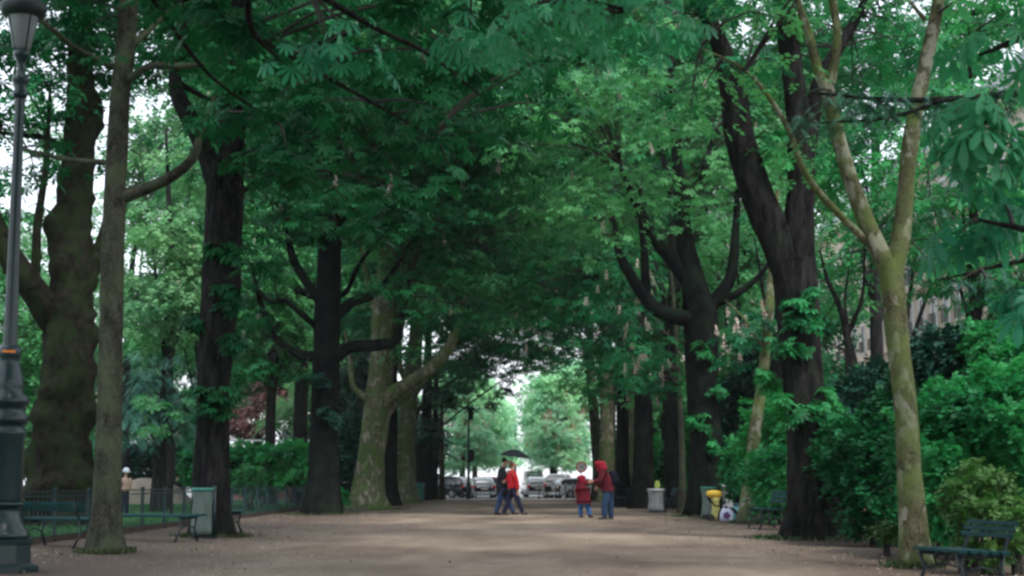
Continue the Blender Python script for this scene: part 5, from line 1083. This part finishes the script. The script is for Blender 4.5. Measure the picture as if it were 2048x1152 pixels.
def person(label, loc, J, H, coat, trousers, shoes, rz=0, coat_len=0, coat_w=1, hood=None, hair=None, facing=(1, 0), cap=None, sleeves=True, group=None):
    """J: joints as (x right in the picture, y away, z up) in metres; H scales the radii"""
    k = H/1.75
    root = thing('person', label, 'person', loc, rz, group)
    pel, che, nek, hed = J['pelvis'], J['chest'], J['neck'], J['head']
    f = Vector((facing[0], facing[1], 0)).normalized(); side = Vector((-f.y, f.x, 0))
    def pt(p, r): return (*p, r*k)
    body = []; hk = .78 if hood is not None else .92
    top = (hed[0], hed[1], hed[2]+.06*k)
    hd = [pt(nek, .055), pt(lerp(nek, hed, .55), .06), pt((hed[0]+f.x*.01, hed[1]+f.y*.01, hed[2]-.045*k), .078*hk), pt(hed, .094*hk), pt(top, .085*hk)]
    body.append([pt(pel, .10), pt(lerp(pel, che, .5), .09), pt(che, .10), pt(lerp(che, nek, .75), .06)]+hd)
    nose = (hed[0]+f.x*.122*k*hk, hed[1]+f.y*.122*k*hk, hed[2]-.02*k); body.append([pt(hed, .094*hk), pt(nose, .014)])
    for s in ('l', 'r'):
        sh, el, ha = J['sh_'+s], J['el_'+s], J['ha_'+s]
        wr = lerp(el, ha, .82)
        body.append([pt(che, .10), pt(sh, .045), pt(lerp(sh, el, .5), .038), pt(el, .034), pt(lerp(el, wr, .4), .034), pt(wr, .022), pt(ha, .026)])
        # five fingers of unequal length, lightly bent, the thumb off the side of the palm
        d = (Vector(ha)-Vector(el)).normalized(); c1 = d.cross(Vector((0, 1, 0)) if abs(d.y) < .8 else Vector((1, 0, 0))).normalized(); c2 = d.cross(c1)
        for q in range(4):
            o_ = c1*(q-1.5)*.021*k; Lf = (.062, .075, .07, .055)[q]*k; b0 = Vector(ha)+o_+d*.025*k
            body.append([pt(ha, .026), (*b0, .0095*k), (*(b0+d*Lf*.55+c2*.006), .0095*k), (*(b0+d*Lf*.8+c2*.03*k), .008*k)])
        t0 = Vector(ha)-c1*.034*k-d*.01*k; body.append([pt(ha, .026), (*t0, .012*k), (*(t0+d*.04*k-c1*.015*k), .010*k)])
        hi, kn, an = J['hip_'+s], J['kn_'+s], J['an_'+s]
        toe = J.get('toe_'+s, (an[0]+f.x*.15*k, an[1]+f.y*.15*k, an[2]-.05*k))
        body.append([pt(pel, .10), pt(hi, .07), pt(lerp(hi, kn, .5), .06), pt(kn, .052), pt(lerp(kn, an, .35), .045), pt(an, .026), pt(lerp(an, toe, .7), .016)])
    skin_mesh('body', body, M['skin'], root)
    cm = coat
    ja = []
    hem = (pel[0], pel[1], pel[2]-coat_len*k)
    spine = ([(*hem, .20*k*coat_w)] if coat_len else [])+[pt(pel, .175*(1 if not coat_len else coat_w)), pt(lerp(pel, che, .5), .175), pt(che, .20), pt(lerp(che, nek, .6), .14), pt(nek, .075)]
    ja.append(spine)
    for s in ('l', 'r'):
        sh, el, ha = J['sh_'+s], J['el_'+s], J['ha_'+s]; wr = lerp(el, ha, .86)
        ja.append([pt(che, .20), pt(sh, .092), pt(lerp(sh, el, .5), .08), pt(el, .068), pt(wr, .054)])
    skin_mesh('coat', ja, cm, root, root_i=1)
    tr_ = []
    pz = (pel[0], pel[1], pel[2]-.02)
    for s in ('l', 'r'):
        hi, kn, an = J['hip_'+s], J['kn_'+s], J['an_'+s]
        tr_.append([(*pz, .10*k), pt(hi, .10), pt(lerp(hi, kn, .5), .10), pt(kn, .078), pt(lerp(kn, an, .5), .074), pt(lerp(kn, an, .93), .064), pt((an[0], an[1], an[2]-.02), .060)])
    skin_mesh('trousers', tr_, trousers, root)
    for s in ('l', 'r'):
        an = J['an_'+s]; toe = J.get('toe_'+s, (an[0]+f.x*.15*k, an[1]+f.y*.15*k, an[2]-.05*k))
        heel = lerp(an, toe, -.25); heel = (heel[0], heel[1], an[2]-.04*k)
        skin_mesh('shoe', [[pt((an[0], an[1], an[2]+.02), .046), (*heel, .045*k), (*lerp(heel, toe, .6), .045*k), (*toe, .038*k)]], shoes, root)
    if hood is not None:
        back = (hed[0]-f.x*.012*k, hed[1]-f.y*.012*k, hed[2]+.005)
        skin_mesh('hood', [[pt(lerp(che, nek, .75), .13), pt(lerp(nek, hed, .05), .13), pt(lerp(nek, back, .5), .125), pt(back, .145), pt((back[0]-f.x*.005, back[1]-f.y*.005, back[2]+.06*k), .115)]], hood, root)
        fa = MB(); fa.lathe([(.07*k, -.012), (.075*k, 0), (.06*k, .012)], 18, caps=True)
    if hair is not None:
        hm, hl = hair
        back = (hed[0]-f.x*.035*k, hed[1]-f.y*.035*k, hed[2]+.02*k)
        ch = [pt((hed[0]+f.x*.02, hed[1]+f.y*.02, hed[2]+.075*k), .078), pt(back, .098)]
        for i in range(1, 4):
            if hl: ch.append(pt((back[0]-f.x*.03*k*i*.7, back[1]-f.y*.02*i, back[2]-hl*i/3), .085-.018*i))
        skin_mesh('hair', [ch], hm, root)
    for s in (-1, 1):       # eyes
        e = MB(); c_ = Vector(hed)+f*.088*k*hk+side*s*.03*k+Vector((0, 0, .004)); e.lathe([(.001, -.009), (.008, -.005), (.010, 0), (.008, .005), (.001, .009)], 10, c=tuple(c_)); e.build('eye', M['eye'], root, smooth=True)
    if cap is not None:
        c_ = MB(); r_ = .125*k; c_.lathe([(r_*1.02, -.02), (r_*1.0, .03), (r_*.86, .08), (r_*.5, .115), (.01, .125)], 20, c=(hed[0], hed[1], hed[2]+.03*k)); c_.box((hed[0]+f.x*.13*k, hed[1]+f.y*.13*k, hed[2]+.02*k), (.16*k, .14*k, .015)); c_.build('cap', cap, root, smooth=True)
    return root
M['eye'] = plain('eye_dark', (.02, .02, .02), .2)
den1, den2, den3 = cloth('jeans_blue', (.03, .05, .12)), cloth('jeans_dark', (.012, .014, .035)), cloth('jeans_bright', (.03, .10, .26))
# --- the couple, walking to the right under one umbrella
Yc = 49.3; s_ = Yc/F
def pj(px, py, d=0, Y=Yc): p = P(px, py, Y); return p
def mk(ox, Y, pts):
    """joints from picture positions plus a depth offset, relative to (ox,Y,0)"""
    out = {}
    for k_, (px, py, d) in pts.items():
        p = P(px, py, Y+d); out[k_] = (p[0]-ox, d, p[2]-.03)
    return out
Ya = 49.6; oa = P(1004, 1000, Ya)[0]
Ja = mk(oa, Ya, dict(pelvis=(1005, 976, 0), chest=(1003, 948, 0), neck=(1007, 933, 0), head=(1011, 922, 0), sh_l=(1004, 938, .19), sh_r=(1002, 938, -.19), el_l=(1005, 957, .26), ha_l=(1013, 950, .12), el_r=(1001, 958, -.25), ha_r=(1014, 945, -.12),
    hip_l=(1006, 979, .1), hip_r=(1004, 979, -.1), kn_l=(1016, 1002, .1), an_l=(1027, 1024, .08), kn_r=(999, 1003, -.1), an_r=(992, 1024, -.1)))
person('person in a long black coat and blue jeans, striding under the black umbrella', (oa, Ya, .03), Ja, 2.05, cloth('black_coat', (.012, .016, .02)), den1, M['black'], coat_len=.2, coat_w=1.05, hair=(cloth('dark_hair', (.015, .012, .01)), .05), facing=(1, .1))
Yb = 49.0; ob = P(1025, 1000, Yb)[0]
Jb = mk(ob, Yb, dict(pelvis=(1026, 978, 0), chest=(1024, 953, 0), neck=(1025, 939, 0), head=(1026, 929, 0), sh_l=(1024, 943, .17), sh_r=(1027, 944, -.17), el_l=(1017, 957, .2), ha_l=(1010, 962, .25), el_r=(1034, 964, -.2), ha_r=(1036, 984, -.16),
    hip_l=(1025, 980, .09), hip_r=(1027, 980, -.09), kn_l=(1016, 1003, .08), an_l=(1008, 1025, .08), kn_r=(1037, 1003, -.08), an_r=(1045, 1024, -.08)))
person('person in a bright red jacket and dark trousers, walking beside the black coat', (ob, Yb, .03), Jb, 1.95, cloth('red_jacket', (.42, .012, .02), .12), den2, M['black'], coat_w=1.0, hair=(cloth('brown_hair', (.11, .06, .035)), .16), facing=(1, .25))
# umbrella held by the person in black
root = thing('umbrella', 'black umbrella held over the walking couple', 'umbrella', (oa+.16, Ya-.12, .03))
zc_ = P(1014, 899, Ya)[2]-.03; zh_ = P(1014, 950, Ya)[2]-.03
cxm = P(1030, 900, Ya)[0]-oa-.16
V = []; n = 32; rings = [0, .25, .5, .75, .92, 1.0]; Rm = .46
for r_ in rings:
    for k in range(n):
        a = 6.283*k/n; sc = 1-.05*(1-abs(math.cos(a*4)))*r_
        V.append((cxm+r_*Rm*sc*math.cos(a), r_*Rm*sc*math.sin(a), zc_-.22*(r_**2)-.02*r_*abs(math.sin(a*4))-.10*r_*math.cos(a)*.5))
mb = MB(); mb.add(V, [(i*n+k, i*n+(k+1) % n, (i+1)*n+(k+1) % n, (i+1)*n+k) for i in range(5) for k in range(n)]); mb.build('canopy', cloth('umbrella_cloth', (.016, .018, .024)), root, smooth=True)
mb = MB(); mb.tube([(cxm+.02, 0, zc_+.05), (0, 0, zh_), (-.01, 0, zh_-.12)], [.009, .009, .014], 8); mb.build('shaft', M['iron_dark'], root, smooth=True)
mb = MB()
for k in range(8): a = 6.283*k/8; mb.tube([(cxm, 0, zc_-.02), (cxm+Rm*.5*math.cos(a), Rm*.5*math.sin(a), zc_-.06-.025*math.cos(a)), (cxm+Rm*.98*math.cos(a), Rm*.98*math.sin(a), zc_-.19-.05*math.cos(a))], [.004]*3, 4)
mb.build('ribs', M['iron_dark'], root)
# --- hooded adult with a rucksack bending towards the child
Yd = GY(1040); od = P(1213, 1000, Yd)[0]
Jd = mk(od, Yd, dict(pelvis=(1217, 986, 0), chest=(1210, 955, 0), neck=(1205, 940, 0), head=(1198, 927, 0), sh_l=(1207, 945, -.18), sh_r=(1209, 945, .18), el_l=(1200, 963, -.2), ha_l=(1184, 963, -.1), el_r=(1203, 966, .2), ha_r=(1194, 976, .12),
    hip_l=(1215, 989, -.1), hip_r=(1219, 989, .1), kn_l=(1209, 1012, -.12), an_l=(1209, 1033, -.12), kn_r=(1221, 1012, .1), an_r=(1222, 1034, .1)))
person('adult in a dark red hooded jacket and blue jeans, leaning towards the child', (od, Yd, .03), Jd, 2.2, cloth('dark_red_jacket', (.07, .005, .011), .15), cloth('jeans_slate', (.018, .04, .08)), M['black'], coat_len=0, coat_w=1.0, hood=cloth('red_hood', (.20, .008, .018), .12), facing=(-1, -.1))
root = thing('backpack', 'black rucksack on the back of the hooded adult', 'backpack', (od, Yd, .03))
a_ = Vector(Jd['chest']); u_ = (Vector(Jd['neck'])-Vector(Jd['pelvis'])).normalized()
c_ = a_+Vector((.20, 0, -.02))
skin_mesh('bag_body', [[(c_.x-.05, 0, c_.z+.2, .12), (c_.x, 0, c_.z+.08, .17), (c_.x+.05, 0, c_.z-.08, .18), (c_.x+.05, 0, c_.z-.22, .15)]], M['navy'], root)
skin_mesh('front_pocket', [[(c_.x+.11, 0, c_.z+.0, .075), (c_.x+.12, 0, c_.z-.12, .08)]], cloth('black_pocket', (.012, .012, .02)), root)
for s in (-1, 1):
    mb = MB(); mb.tube([(c_.x-.03, s*.1, c_.z+.22), (a_.x-.02, s*.13, a_.z+.17), (a_.x-.16, s*.15, a_.z+.05), (a_.x-.10, s*.16, a_.z-.12), (c_.x, s*.12, c_.z-.18)], [.016]*5, 6); mb.build('strap', M['black'], root, smooth=True)
# --- the child
Ye = GY(1037); oe = P(1164, 1000, Ye)[0]
Je = mk(oe, Ye, dict(pelvis=(1167, 992, 0), chest=(1165, 972, 0), neck=(1164, 963, 0), head=(1163, 954.5, 0), sh_l=(1159, 966, .02), sh_r=(1170, 966, -.02), el_l=(1154, 977, 0), ha_l=(1152, 988, -.04), el_r=(1178, 966, -.03), ha_r=(1185, 963.5, -.1),
    hip_l=(1163, 995, .03), hip_r=(1171, 995, -.03), kn_l=(1161, 1012, .02), an_l=(1161, 1031, .02), kn_r=(1175, 1012, -.03), an_r=(1180, 1030, -.03)))
person('child in a red hooded coat and bright blue jeans holding the hand of the adult', (oe, Ye, .03), Je, 1.78, cloth('child_red_coat', (.085, .005, .012), .15), den3, cloth('brown_shoe', (.06, .025, .02)), coat_len=.13, coat_w=1.22, hood=cloth('child_red_hood', (.20, .008, .02), .1), facing=(.6, .8))
# --- three in the garden
def standing(px, py_head, Y, H):
    x = P(px, 960, Y)[0]; k = H/1.75
    return x, {'pelvis': (0, 0, .95*k), 'chest': (.02, 0, 1.27*k), 'neck': (.03, 0, 1.47*k), 'head': (.05, 0, 1.62*k), 'sh_l': (.02, .19*k, 1.40*k), 'sh_r': (.02, -.19*k, 1.40*k), 'el_l': (.04, .24*k, 1.12*k), 'ha_l': (.2, .2*k, 1.0*k), 'el_r': (.02, -.24*k, 1.12*k), 'ha_r': (.18, -.2*k, .98*k),
               'hip_l': (0, .1*k, .9*k), 'hip_r': (0, -.1*k, .9*k), 'kn_l': (.03, .1*k, .5*k), 'an_l': (0, .1*k, .08*k), 'kn_r': (.04, -.1*k, .5*k), 'an_r': (.02, -.1*k, .08*k)}
for px, Y, H, lab, cc, hh, cap in (
        (250, 46.2, 1.40, 'child in a pale cap and beige top looking over the sand heap', (.42, .30, .24), None, plain('pale_cap', (.55, .62, .68), .7)),
        (325, 82.6, 1.50, 'child with dark hair and mauve top behind the sand heap', (.14, .06, .09), (.02, .015, .015), None),
        (353, 82.8, 1.35, 'smaller child in a black top, rightmost behind the sand heap', (.02, .02, .025), (.09, .04, .02), None)):
    x, J_ = standing(px, 950, Y, H)
    person(lab, (x, Y, .02), J_, H, cloth('garden_top', cc), den2, M['black'], rz=R(-40), hair=(cloth('garden_hair', hh), .05) if hh else None, cap=cap, facing=(1, 0), group='people in the garden behind the sand heap')

# ================================================================ THE AIR
hm = bpy.data.materials.new('damp_air'); hm.use_nodes = True; ht = hm.node_tree; ht.nodes.clear()
hv = ht.nodes.new('ShaderNodeVolumePrincipled'); hv.inputs['Color'].default_value = (.9, .95, 1, 1); hv.inputs['Density'].default_value = .00022; hv.inputs['Anisotropy'].default_value = .3
ho = ht.nodes.new('ShaderNodeOutputMaterial'); ht.links.new(hv.outputs[0], ho.inputs['Volume'])
mb = MB(); mb.box((0, 300, 25), (500, 700, 54)); props(mb.build('haze', hm), 'thin damp air that pales the far street', None, None, 'stuff')
